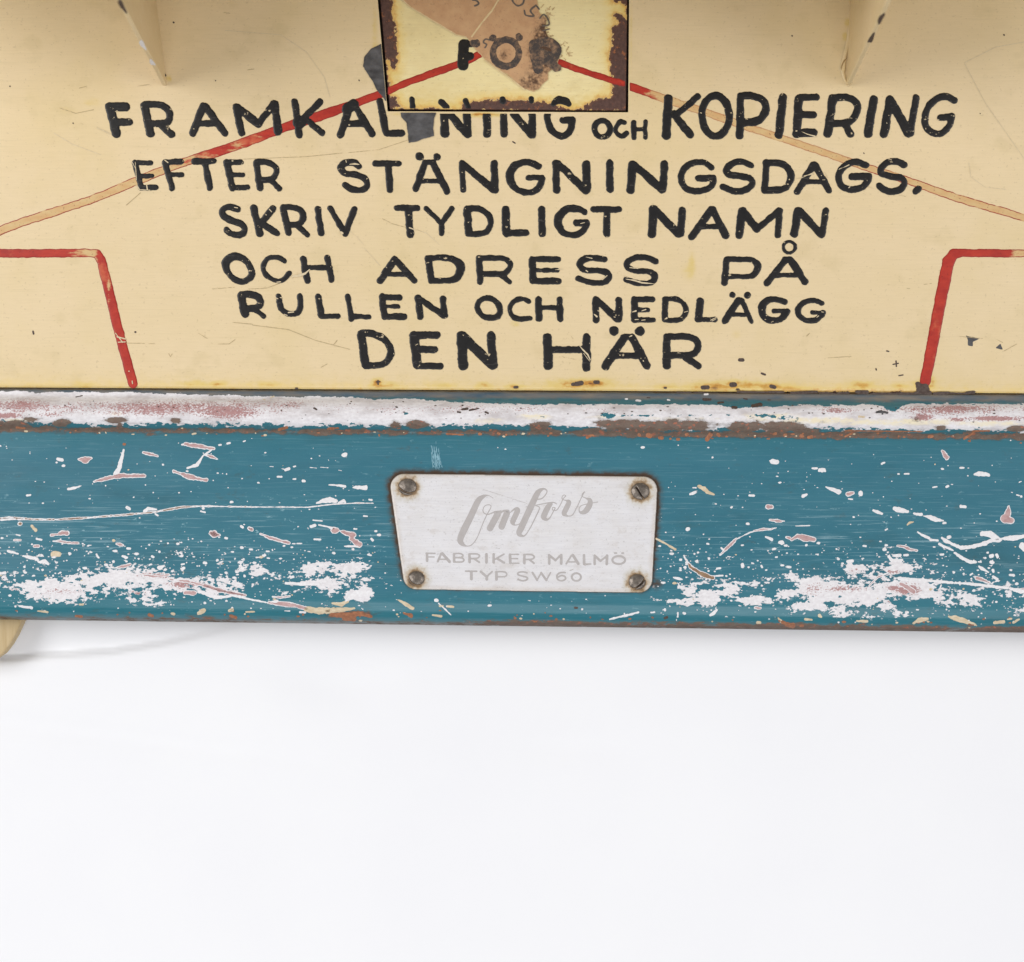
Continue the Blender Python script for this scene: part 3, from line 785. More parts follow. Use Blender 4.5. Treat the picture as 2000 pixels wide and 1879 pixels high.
for t, c_ in [("w34 500,42 540,34|w26 470,45 480,44", (1000, 740, 3.976)), ("w28 645,28 668,27", (1000, 740, 3.976)), ("w30 1480,70 1520,67", (1000, 740, 3.976)), ("w36 1705,48 1730,46", (1000, 740, 3.976)),
              ("w18 1748,84 1760,84", (1000, 740, 3.976)), ("w20 20,67 40,66", (1000, 740, 3.976)), ("w16 1184,72 1196,72", (1000, 740, 3.976)), ("w30 25,60 50,66", (1500, 740, 3.976)),
              ("w46 1170,62 1225,60|w60 1180,85 1225,85|w30 1160,40 1165,40", (1500, 740, 3.976)), ("w12 948,15 948,45|w10 935,24 962,24", (500, 740, 3.976)), ("w16 310,76 320,76", (500, 740, 3.976)),
              ("w22 148,873 168,873", (1400, 440, 3.313)), ("w14 290,960 312,968", (1400, 440, 3.313)), ("w9 1160,880 1162,915|w8 1140,902 1175,895", (1400, 440, 3.313)), ("w8 1178,975 1205,970", (1400, 440, 3.313)),
              ("w9 1030,930 1032,938", (1400, 440, 3.313)), ("w9 1100,815 1112,818", (1400, 440, 3.313)), ("w12 750,594 751,594", (0, 440, 2.84)), ("w9 183,590 186,604", (0, 440, 2.84)), ("w10 962,125 964,127", (0, 0, 2.84)),
              ("w7 405,684 406,686", (0, 0, 2.84)), ("w8 55,480 56,480", (0, 0, 2.84)), ("w7 1195,448 1196,450", (0, 0, 2.84)), ("w9 1065,918 1080,928", (680, 0, 3.313)), ("w8 70,520 72,524", (680, 0, 3.313)), ("w7 1890,170 1892,172", (1200, 0, 2.485)),
              ("w7 862,174 863,176", (1200, 0, 2.485)), ("w6 1210,744 1212,746", (1200, 0, 2.485)), ("w6 1775,552 1776,553", (1200, 0, 2.485))]:
    spot(acc, p_panel, 5, t, crp=c_, off=.5, wob=.6 if c_[2] > 3.5 else .25, step=1.0, fine=.25)
for t in ["w44 1245,600 1250,640", ]:
    pass
# broken lower edge, right half
for t in ["w14 0,92 120,94|w20 180,98 380,92|w12 400,98 520,104", "w20 540,102 620,98|w28 690,92 770,94|w16 800,104 1140,104|w26 1150,100 1260,100|w22 1290,104 1400,100|w16 1400,100 1540,104|w22 1540,100 1600,92"]:
    spot(acc, p_panel, 5, t, crp=(1500, 743, 3.976), off=.9, wob=1.3, step=1.3)
spot(acc, p_panel, 5, "w8 1280,96 1500,96|w14 1750,92 1990,94", crp=(1000, 743, 3.976), off=.9, wob=1.3)
o = acc.build("flaked_paint", MCH, panel); o["kind"] = "stuff"; o["label"] = "small rust spots and bare metal patches in the cream paint"

# scratches (cream over black letters, faint lines)
acc = Acc()
for t, c_ in [("w5 70,105 100,160 105,250|w6 110,290 130,322 210,326|w9 185,290 190,322|w4 100,165 96,108", E_), ("w7 325,92 350,112|w4 300,120 310,150|w4 375,135 376,160", E_), ("w10 848,98 854,98", E_), ("w12 170,125,4 210,122,14 245,126,5|w5 140,92 145,110", F_),
              ("w5 550,300 630,285 740,235|w9 640,270,3 735,250,10|w8 815,265 818,267|w8 505,302 508,304|w6 845,235 875,290", H_), ("w7 1025,190,4 1085,162,9|w6 985,205 1020,190|w7 1080,385 1095,372|w4 1265,370 1330,395", H_),
              ("w6 590,250 620,235|w18 600,240,10 660,232,22 700,218,16 735,185,6|w7 480,285 510,282", L_), ("w8 1600,325,4 1680,338,14 1760,362,16 1880,372,4|w8 1640,215 1720,222|w6 1590,300 1620,310", M_),
              ("w7 1215,112,4 1275,125,8|w10 1215,242 1232,255|w7 1375,335,5 1420,292,8|w9 915,235,5 985,230,10", M_), ("w12 550,250,6 580,285,14 635,340,15 660,395,9|w5 590,325 655,410|w12 1065,155,5 1095,140,14|w12 1215,402 1220,408|w5 845,378 860,380", S_),
              ("w5 745,255 775,240|w6 505,345 508,352", R_), ("w8 390,98 410,106|w9 500,225 545,220|w6 465,240 490,250|w6 430,95 445,98", O_), ("w16 1295,270,8 1320,292,18|w5 1345,285 1358,286|w14 1665,248,8 1700,238,14|w14 1755,238,6 1795,224,12|w7 1690,322 1725,320|w8 1755,328 1790,324|w6 1488,296 1500,297", P_c),
              ("w6 480,250 515,240|w16 290,318,8 310,308,16|w7 735,328 790,300|w5 750,335 790,312|w5 1810,246 1835,250|w7 1765,300 1785,285", Q_), ("w14 1018,255,14 1028,262,18|w5 460,75 480,98|w7 190,62 215,66", I_), ("w5 1550,220,9 1600,240,4", I_), ("w6 1410,235 1450,225", J_),
              ("w6 425,435,4 480,460,8 560,482,12|w10 370,430 380,428|w6 1740,322 1760,318|w5 1630,400 1632,412|w5 1250,350 1256,356", D_), ("w6 1330,252 1345,256|w4 1565,425 1570,435", C_), ("w5 640,600 680,650|w7 650,620 695,632|w5 655,650 695,648", (0, 440, 2.84)), ("w5 715,810 716,812|w6 733,865 735,880", (0, 440, 2.84)), ("w6 0,320 60,345 110,372", A_)]:
    spot(acc, p_panel, 7, t, crp=c_, off=1.75, wob=.35, step=.8, h=.1, fine=.4)
spot(acc, p_panel, 5, "w3.5 0,318 50,342 100,366", crp=A_, off=1.5, wob=.2, step=.8, h=.1)
# long faint pale scratches in the cream paint
for t, c_ in [("w4 1250,170 1560,195 1700,290 1800,430 1830,540", (0, 0, 2.84)), ("w4 1700,310 1800,500 1988,770|w4 1700,305 1850,230 1988,205|w3 1720,790 1730,860 1800,910 1900,920", (1200, 0, 2.485)),
              ("w4 300,740 400,800 560,860", (0, 0, 2.84)), ("w5 1160,20 1280,155", L_), ("w4 1080,240 1150,300 1200,360", I_), ("w5 1560,220 1680,260 1780,350", I_)]:
    spot(acc, p_panel, 7, t, crp=c_, off=.55, wob=.3, step=.9, h=.05, fine=.5)
o = acc.build("scratches", MCH, panel); o["kind"] = "stuff"; o["label"] = "pale scratches across the lettering and cream paint"
acc = Acc()
MGR = mat_simple("grey_scuff", lin(170, 150, 112), lin(196, 176, 134), 6, rough=.6)
for t, c_ in [("w3 1180,355 1300,345|w3 1380,355 1480,350 1560,320|w4 1290,540 1400,550|w4 1400,555 1600,580 1750,640 1940,690|w4 1850,665 1870,640|w3 700,655 860,658|w3 1100,600 1150,630|w3 1210,660 1270,660 1305,635|w3 935,712 945,730 955,715|w3 1780,790 1815,770", (0, 440, 2.84)),
              ("w3 1330,885 1700,870 1900,850|w3 700,1140 780,1070|w3 1240,70 1275,75|w3 440,490 480,480|w3 330,600 420,630 520,610", (0, 0, 2.84)), ("w3 720,860 870,850|w3 1560,720 1720,735|w3 1810,740 1850,760|w3 1860,815 1940,770|w3 1230,410 1250,412|w3 1340,385 1390,378|w4 580,720 600,700", (1400, 440, 3.313)),
              ("w3 0,990 200,970 380,910", (680, 0, 3.313)), ("w3 760,480 830,470|w3 1370,390 1410,384", (0, 0, 2.84)), ("w4 1340,150 1420,190 1550,225|w3 1610,235 1660,255", I_), ("w3 1510,460 1600,455 1640,470 1600,465", H_), ("w4 360,355 400,375|w3 400,370 560,400|w3 430,100 480,175", S_)]:
    spot(acc, p_panel, 0, t, crp=c_, off=.6, wob=.3, step=.8, h=.05, fine=.55)
o = acc.build("scuffs", MGR, panel); o["kind"] = "stuff"

# ---- torn paper label on the flap
acc = Acc()
sd_ += 1
lab_poly = cr([(320, -60), (345, 0), (400, 50), (560, 145), (700, 228), (760, 242), (800, 290), (880, 385), (960, 440), (1060, 510), (1130, 575), (1200, 597), (1245, 572), (1290, 515), (1300, 470), (1350, 420), (1370, 370), (1345, 300), (1300, 240), (1275, 190), (1290, 130), (1235, 80), (1225, 0), (1240, -60)])
def smudge(x, y):
    a = 1.1 * np.exp(-(((x - 1063) / 30) ** 2 + ((y - 105) / 32) ** 2)) + .7 * np.exp(-(((x - 1065) / 22) ** 2 + ((y - 60) / 40) ** 2)) + .6 * np.exp(-(((x - 1040) / 36) ** 2 + ((y - 160) / 22) ** 2))
    return a + .5 * np.exp(-(((x - 985) / 14) ** 2 + ((y - 108) / 14) ** 2)) + .12
layer(acc, [], p_flap, off=1.3, h=1.0, wob=1.2, seed=sd_, step=1.6, extra={"smudge": smudge}, polys=[lab_poly], fine=.8)
# frayed bits on the right
rs2 = random.Random(8)
for i in range(46):
    x, y = (rs2.gauss(1066, 7), rs2.uniform(12, 92)) if i % 4 else (rs2.gauss(1102, 7), rs2.gauss(98, 8)); sd_ += 1
    L2 = rs2.uniform(2, 7); a = rs2.uniform(0, 6.28)
    layer(acc, [np.array([(x, y, 2.4), (x + L2 * math.cos(a), y + L2 * math.sin(a), 1.2), (x + L2 * math.cos(a) + rs2.uniform(-4, 4), y + L2 * math.sin(a) + rs2.uniform(-4, 4), 1.0)])], p_flap, off=1.2, h=.5, wob=.3, seed=sd_, step=.9, extra={"smudge": .9})
lab = acc.build("paper_label", MLAB, flap); lab["label"] = "torn brown paper label stuck slantwise on the flap"
lab.name = "paper_label"
acc = Acc()
for t in [ell(1020, 345, 84, 86, 44), "w46 934,246 936,247|w46 1106,242 1108,243", "w66 1200,300 1230,450|s w62 1200,290 1280,270 1345,310 1330,370 1250,390|w58 1290,390 1350,440|w60 1210,330 1290,360", "w50 810,280 830,282"]:
    sd_ += 1; layer(acc, parse(t, *FL), p_flap, off=2.7, h=.3, wob=1.0, seed=sd_, step=1.3, fine=.8)
o = acc.build("painted_letter", MGH, flap); o["label"] = "faded grey letters showing on the paper label"
acc = Acc()
for t in ["s w12 805,0 830,5 845,25 820,40", "s w12 1065,-25 1065,10 1095,38 1130,25 1140,-20", "s w12 1215,35 1180,70 1200,105 1150,100 1140,70|w11 1215,35 1235,60", "s w11 915,260 890,255 875,275 895,290 885,310", "s w9 1240,120 1265,95 1290,120 1300,160 1260,170|w8 1260,200 1300,190"]:
    sd_ += 1; layer(acc, parse(t, *FL), p_flap, off=2.7, h=.2, wob=.3, seed=sd_, step=.9, fine=.3)
o = acc.build("printed_digits", MIN, flap)
acc = Acc()
for t in ["w11 985,-20 930,70 860,155 800,238", "w8 340,-10 400,46 560,142 700,226 765,243", "w8 885,392 960,446 1060,516 1140,582"]:
    sd_ += 1; layer(acc, parse(t, *FL), p_flap, off=2.5, h=.5, wob=.4, seed=sd_, step=1.0, fine=.3)
o = acc.build("paper_crease", MLINE, flap)

# ---- side cheeks and hood above the picture
def cheek(xbase, lean, outline, th, name="side_bracket"):
    """plate standing out from the panel; outline in (p, y) at panel scale"""
    n = len(outline)
    V = []
    for dx in (-th / 2, th / 2):
        for (p, y) in outline:
            x = xbase + lean * (165 - y) + dx
            V.append(((x - 1000) * S, -p * S, ZC + (940 - y) * S))
    V = np.array(V)
    me = bpy.data.meshes.new(name)
    faces = [list(range(n)), list(range(2 * n - 1, n - 1, -1))] + [[i, n + i, n + (i + 1) % n, (i + 1) % n] for i in range(n)]
    me.from_pydata(V.tolist(), [], faces); me.update()
    for k, v in (("stain", .12), ("rust", -60.)):
        a = me.attributes.new(k, 'FLOAT', 'POINT'); a.data.foreach_set("value", np.full(len(V), v, np.float32))
    o = bpy.data.objects.new(name, me); C.objects.link(o); me.materials.append(MC); o.parent = root
    b = o.modifiers.new("bevel", 'BEVEL'); b.width = 2.6 * S; b.segments = 3
    return o
prof = [(-1, 168), (14, 166), (60, 156), (200, 131), (360, 100), (386, 95), (386, -119), (300, -130), (-1, -171)]
ck1 = cheek(321, -.125, prof, 9)
ck1["label"] = "left side bracket with white chipped edge"
ck2 = cheek(1657, .048, prof, 9)
ck2["label"] = "right side bracket with two brown chips on its edge"
# unseen hood over the brackets, made wide to shade the whole panel top
hv = []
HP = [(0, -400), (330, -230), (400, -130), (400, -8), (388, -8), (388, -120), (0, -170)]
for xx in (-320, 2320):
    for (p, y) in HP: hv.append(((xx - 1000) * S, -p * S, ZC + (940 - y) * S))
hf = [[i, (i + 1) % 7, 7 + (i + 1) % 7, 7 + i] for i in range(7)]
hood = mk_mesh("hood", hv, [np.array(hf), np.array([[6, 5, 4, 3, 2, 1, 0], [7, 8, 9, 10, 11, 12, 13]])], {"stain": np.full(14, .1), "rust": np.full(14, -60.)}, MFL, root, False)  # yellow tone chosen to warm the light bounced onto the panel
# sealing bead and chips on the bracket edges
def bead(pts, w, mat, name, parent, off=1.0):
    acc = Acc(); layer(acc, [smooth_path(pts)], p_panel, off=off, h=w * .35, wob=.8, seed=77, step=1.3, extra={"tone": 7, "stain": .15, "rust": -60.})
    return acc.build(name, mat, parent)
bead([(286, -60, 10), (297, 0, 9), (301, 40, 8), (309, 86, 8), (315, 120, 7), (322, 148, 5)], 8, MC, "filler_bead", panel)
bead([(1672, -60, 10), (1666, 0, 9), (1664, 40, 9), (1656, 86, 9), (1650, 110, 8), (1646, 135, 10), (1650, 155, 7), (1657, 168, 3)], 8, MC, "filler_bead", panel)
bead([(308, 92, 1.2), (313, 118, 1.6), (318, 138, 2.2), (323, 148, 4)], 1, MDK, "crack", panel, off=3.6)
bead([(1655, 113, 1.2), (1647, 122, 1.6), (1643, 136, 1.6), (1648, 150, 1.2)], 1, mat_simple("crack_line", lin(150, 122, 80), lin(168, 138, 92)), "crack", panel, off=4.2)
def edge_chip(parent, xbase, lean, p, y0, y1, tone_mat, side, sc=1.0):
    """small patch of bare metal wrapped on the bottom edge of a bracket at protrusion p"""
    pr = np.array(prof, float)
    yb = np.interp(p, pr[:6, 0], pr[:6, 1])
    n = 14
    acc_v = []
    for i in range(n):
        a = i / n * 2 * math.pi
        r = 1 + .25 * math.sin(3 * a + p)
        dp = 26 * sc * r * math.cos(a); dx = 4.9 * math.sin(a) * r
        pp = p + dp; yy = np.interp(pp, pr[:7, 0], pr[:7, 1]) + .6
        x = xbase + lean * (165 - yy) + np.clip(dx, -4.6, 4.6)
        acc_v.append(((x - 1000) * S, -(pp) * S, ZC + (940 - yy) * S))
    o = mk_mesh("edge_chip", acc_v, [np.array([list(range(n))[::-1]])], {"tone": np.full(n, tone_mat), "sd": np.full(n, 3.)}, MCH, parent, False)
    return o
edge_chip(ck1, 321, -.125, 188, 0, 0, 0, 1, .8)
edge_chip(ck1, 321, -.125, 108, 0, 0, 0, 1, .55)
edge_chip(ck1, 321, -.125, 345, 0, 0, 5, 1, 1.0)
edge_chip(ck2, 1657, .048, 295, 0, 0, 5, 1, .8)
edge_chip(ck2, 1657, .048, 215, 0, 0, 5, 1, .8)

# ---- blue base rail
rx = np.concatenate([np.linspace(-330, -8, 30), np.arange(-4, 2006, 4.0), np.linspace(2010, 2330, 30)])
rv = np.concatenate([np.linspace(764.8, 860, 64), np.arange(862, 1180, 3.0), np.linspace(1180, 1223, 36)])
RV, RX = np.meshgrid(rv, rx, indexing='ij')
RY = y_of(RX, RV)
RP = p_rail(RX, RY)
Vr = W(RX, RY, RP)
# turn under and close behind
last = Vr[-1].copy()
und = [last + np.array([0, k * S, dz * S]) for k, dz in ((5, 1.5), (12, 2.0), (30, 2.0), (48, 2.0))]
first = Vr[0].copy()
tb = [first + np.array([0, 30 * S, 0])]
Vr = np.concatenate([np.stack(tb), Vr, np.stack(und)])
nr, nc = Vr.shape[:2]
def ext(a): return np.concatenate([a[:1], a, np.repeat(a[-1:], len(und), 0)]).ravel()
def blobs(lst, sc=1.0, ex=1.0):
    out = np.zeros(RX.shape)
    for (x, y, a, b, amp) in lst: out = np.maximum(out, amp * np.exp(-(((RX - x) / a / sc) ** 2 + ((RY - y) / b / sc) ** 2) ** ex))
    return out
V0 = RV
wob1 = (fbm(RX, RY, 60, 51, 3, 1.5) - .5)
bot = 836 + 6 * (fbm(RX, RX * 0, 160, 61) - .5)
bot = bot + 5 * sm(1100, 1180, RX) * 0
top_edge = 781 + 9 * sm(700, 1000, RX) + 5 * (fbm(RX, RX * 0, 90, 62) - .5) - 4 * sm(1650, 1800, RX) + 14 * np.exp(-((RX - 1745) / 18) ** 2) + 6 * np.exp(-((RX - 1480) / 45) ** 2) - 8 * (1 - sm(150, 700, RX))
wht = 1.15 * sm(-8, 6, V0 - top_edge) * (1 - sm(-22, 15, V0 - bot))
for (x, y, a, b, amp) in [(805, 808, 34, 5, .6), (1060, 815, 24, 5, .6), (1190, 812, 26, 8, .7), (1250, 812, 60, 4, .5), (1380, 812, 110, 5, .45), (1490, 812, 40, 6, .6), (1545, 818, 30, 8, .7), (910, 800, 30, 3, .5), (1440, 795, 20, 6, .5), (1723, 806, 12, 5, .8)]:
    wht = wht - amp * np.exp(-((RX - x) / a) ** 2 - ((RY - y) / b) ** 2)
wht = np.clip(wht, 0, 1.3)
low = blobs([(350, 1145, 300, 36, .50), (60, 1150, 120, 36, .5), (650, 1135, 90, 46, .53), (1400, 1160, 110, 38, .53), (1700, 1155, 300, 46, .53), (1930, 1165, 100, 40, .48), (125, 1152, 90, 24, .95), (60, 1150, 60, 26, .62), (215, 1128, 70, 14, .92), (300, 1130, 60, 16, .95), (360, 1142, 70, 20, .85), (20, 1120, 40, 12, .5), (15, 1135, 30, 30, .5), (430, 1145, 70, 30, .62), (505, 1115, 22, 16, .95), (475, 1105, 16, 14, .8),
             (610, 1112, 30, 14, .9), (630, 1103, 18, 12, .8), (685, 1110, 38, 12, .9), (600, 1139, 60, 8, .7), (645, 1145, 32, 9, .9), (700, 1163, 36, 13, .95), (690, 1130, 50, 22, .55), (560, 1140, 120, 34, .45), (280, 1165, 70, 20, .62), (250, 1135, 200, 42, .55), (300, 1180, 60, 8, .62),
             (1385, 1166, 32, 20, .95), (1340, 1178, 34, 9, .85), (1420, 1160, 22, 14, .85), (1470, 1172, 40, 10, .9), (1345, 1150, 30, 12, .6), (1310, 1178, 16, 8, .7), (1440, 1150, 130, 34, .50), (1545, 1125, 30, 10, .7), (1535, 1160, 30, 18, .75),
             (1610, 1155, 62, 26, 1.05), (1680, 1165, 70, 22, 1.05), (1760, 1150, 80, 20, 1.0), (1670, 1112, 26, 12, .95), (1760, 1110, 36, 14, .95), (1580, 1135, 50, 14, .7), (1730, 1185, 24, 14, .9), (1600, 1185, 60, 10, .85), (1800, 1162, 50, 14, .85), (1720, 1150, 170, 50, .58),
             (1880, 1170, 60, 22, .62), (1960, 1160, 60, 26, .55), (1850, 1178, 40, 10, .66), (1990, 1190, 40, 14, .6), (1740, 1088, 30, 10, .6), (1900, 1120, 100, 30, .36), (1700, 1200, 200, 10, .52), (150, 1080, 160, 22, .30), (450, 1090, 200, 26, .30), (60, 1085, 50, 16, .42), (1500, 1100, 140, 20, .30), (1800, 1080, 200, 30, .27)], 1.2, .85)
wht = np.maximum(wht, low * .93)
pnk = blobs([(270, 797, 340, 18, .63), (1850, 800, 200, 13, .56), (900, 800, 500, 12, .38), (60, 792, 90, 16, .62), (230, 792, 60, 12, .5), (320, 800, 60, 16, .62), (440, 804, 100, 18, .78), (480, 796, 80, 20, .6), (540, 795, 70, 20, .5), (1640, 802, 50, 9, .62), (1800, 815, 24, 9, .85), (1880, 798, 90, 9, .6), (1950, 818, 80, 6, .8), (1870, 820, 20, 6, .7), (100, 810, 40, 6, .6), (10, 812, 40, 6, .8),
             (310, 1124, 44, 6, .75), (370, 1142, 50, 8, .72), (125, 1155, 70, 10, .42), (372, 1158, 16, 6, .95), (640, 1152, 10, 5, .4), (1650, 1150, 60, 9, .66), (1775, 1152, 26, 12, .95), (1745, 1150, 20, 6, .8), (1670, 1115, 20, 8, .6), (1740, 1118, 40, 5, .7), (1745, 1175, 22, 5, .7), (1590, 1150, 30, 16, .5), (30, 1152, 16, 6, .7), (270, 1160, 20, 6, .7)])
crm = blobs([(1500, 815, 90, 12, .8), (1600, 822, 140, 10, .9), (1750, 825, 200, 9, .9), (1930, 828, 140, 8, .8), (950, 822, 60, 10, .7), (1040, 815, 50, 9, .8), (1180, 815, 60, 7, .6), (1320, 818, 160, 6, .6), (30, 822, 50, 6, .8), (225, 808, 40, 6, .6)])
crease = np.exp(-((V0 - 846 - 3 * wob1) / 7.5) ** 2)
rst = crease * (.62 + .25 * (fbm(RX, RX * 0, 70, 71) - .3) + .12 * sm(900, 1200, RX))
rst = np.maximum(rst, blobs([(25, 829, 40, 10, .9), (60, 818, 26, 6, .6), (5, 836, 40, 9, .9), (120, 827, 20, 9, 1.0), (225, 821, 26, 7, .95), (234, 831, 8, 8, .8), (343, 821, 15, 6, .9), (300, 848, 26, 6, .6), (815, 829, 22, 11, 1.05), (775, 834, 14, 8, .8), (1055, 834, 22, 12, 1.0), (1160, 842, 24, 9, .8),
                             (1210, 830, 50, 12, 1.05), (1290, 834, 70, 13, 1.05), (1355, 832, 40, 12, 1.0), (1250, 846, 90, 8, .75), (1455, 834, 40, 12, 1.0), (1530, 834, 55, 13, 1.0), (1575, 843, 30, 10, .9), (1500, 848, 60, 8, .7), (1658, 846, 20, 8, .8), (1720, 848, 30, 8, .75), (1840, 836, 14, 6, .9), (1985, 838, 20, 8, 1.0), (1900, 848, 60, 7, .6), (1620, 848, 60, 6, .6),
                             (1795, 822, 14, 8, .55), (675, 1200, 60, 10, .75)]))
edge_low = sm(1203, 1219, V0)
rst = np.maximum(rst, edge_low * (.30 + .62 * (fbm(RX, RX * 0, 110, 72) - .35) + .30 * sm(700, 1250, RX)))
plate_c = [(758, 925), (1286, 931), (1273, 1159), (790, 1152)]
def plate_sdf(X, Y, r=27): 
    P_ = np.array(plate_c, float); cxy = P_.mean(0)
    # inset polygon then grow back for rounded corners
    ins = []
    n = 4
    for i in range(n):
        a, b, c_ = P_[i - 1], P_[i], P_[(i + 1) % n]
        e1 = (b - a) / np.linalg.norm(b - a); e2 = (c_ - b) / np.linalg.norm(c_ - b)
        n1 = np.array([-e1[1], e1[0]]); n2 = np.array([-e2[1], e2[0]])
        Am = np.array([n1, n2]); rhs = np.array([n1 @ (b + n1 * r), n2 @ (b + n2 * r)])
        ins.append(np.linalg.solve(Am, rhs))
    return poly_sdf(X, Y, ins) + r
psd = plate_sdf(RX, RY)
up = np.where(RY < 940, 1, .75)
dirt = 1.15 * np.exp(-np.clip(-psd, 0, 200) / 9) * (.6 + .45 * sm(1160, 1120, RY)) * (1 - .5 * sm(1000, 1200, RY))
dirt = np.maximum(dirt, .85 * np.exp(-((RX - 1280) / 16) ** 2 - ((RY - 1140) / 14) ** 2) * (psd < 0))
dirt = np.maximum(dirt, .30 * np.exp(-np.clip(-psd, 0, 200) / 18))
dirt = np.maximum(dirt, .75 * sm(1210, 1222, V0)); dirt = np.maximum(dirt, .45 * np.exp(-((V0 - 847) / 9) ** 2))
dirt = np.maximum(dirt, .8 * sm(768.5, 766, V0))
rub = np.clip(.25 + .9 * np.exp(-((V0 - 1050) / 55) ** 2) + .5 * np.exp(-((RX - 1310) / 40) ** 2 - ((RY - 1050) / 70) ** 2), 0, 1.3)
at = {"v": ext(RV), "wht": ext(wht), "pnk": ext(pnk), "crm": ext(crm), "rst": ext(rst), "dirt": ext(dirt), "rub": ext(rub)}
idx = np.arange(nr * nc).reshape(nr, nc)
q = np.stack([idx[:-1, :-1], idx[1:, :-1], idx[1:, 1:], idx[:-1, 1:]], -1).reshape(-1, 4)
caps = []
rail = mk_mesh("base_rail", Vr.reshape(-1, 3), [q, idx[:, :1].T[:, ::-1].copy(), idx[:, -1:].T.copy()], at, MRAIL, root)
rail["label"] = "worn blue painted rail with chipped white edge along the bottom of the box"

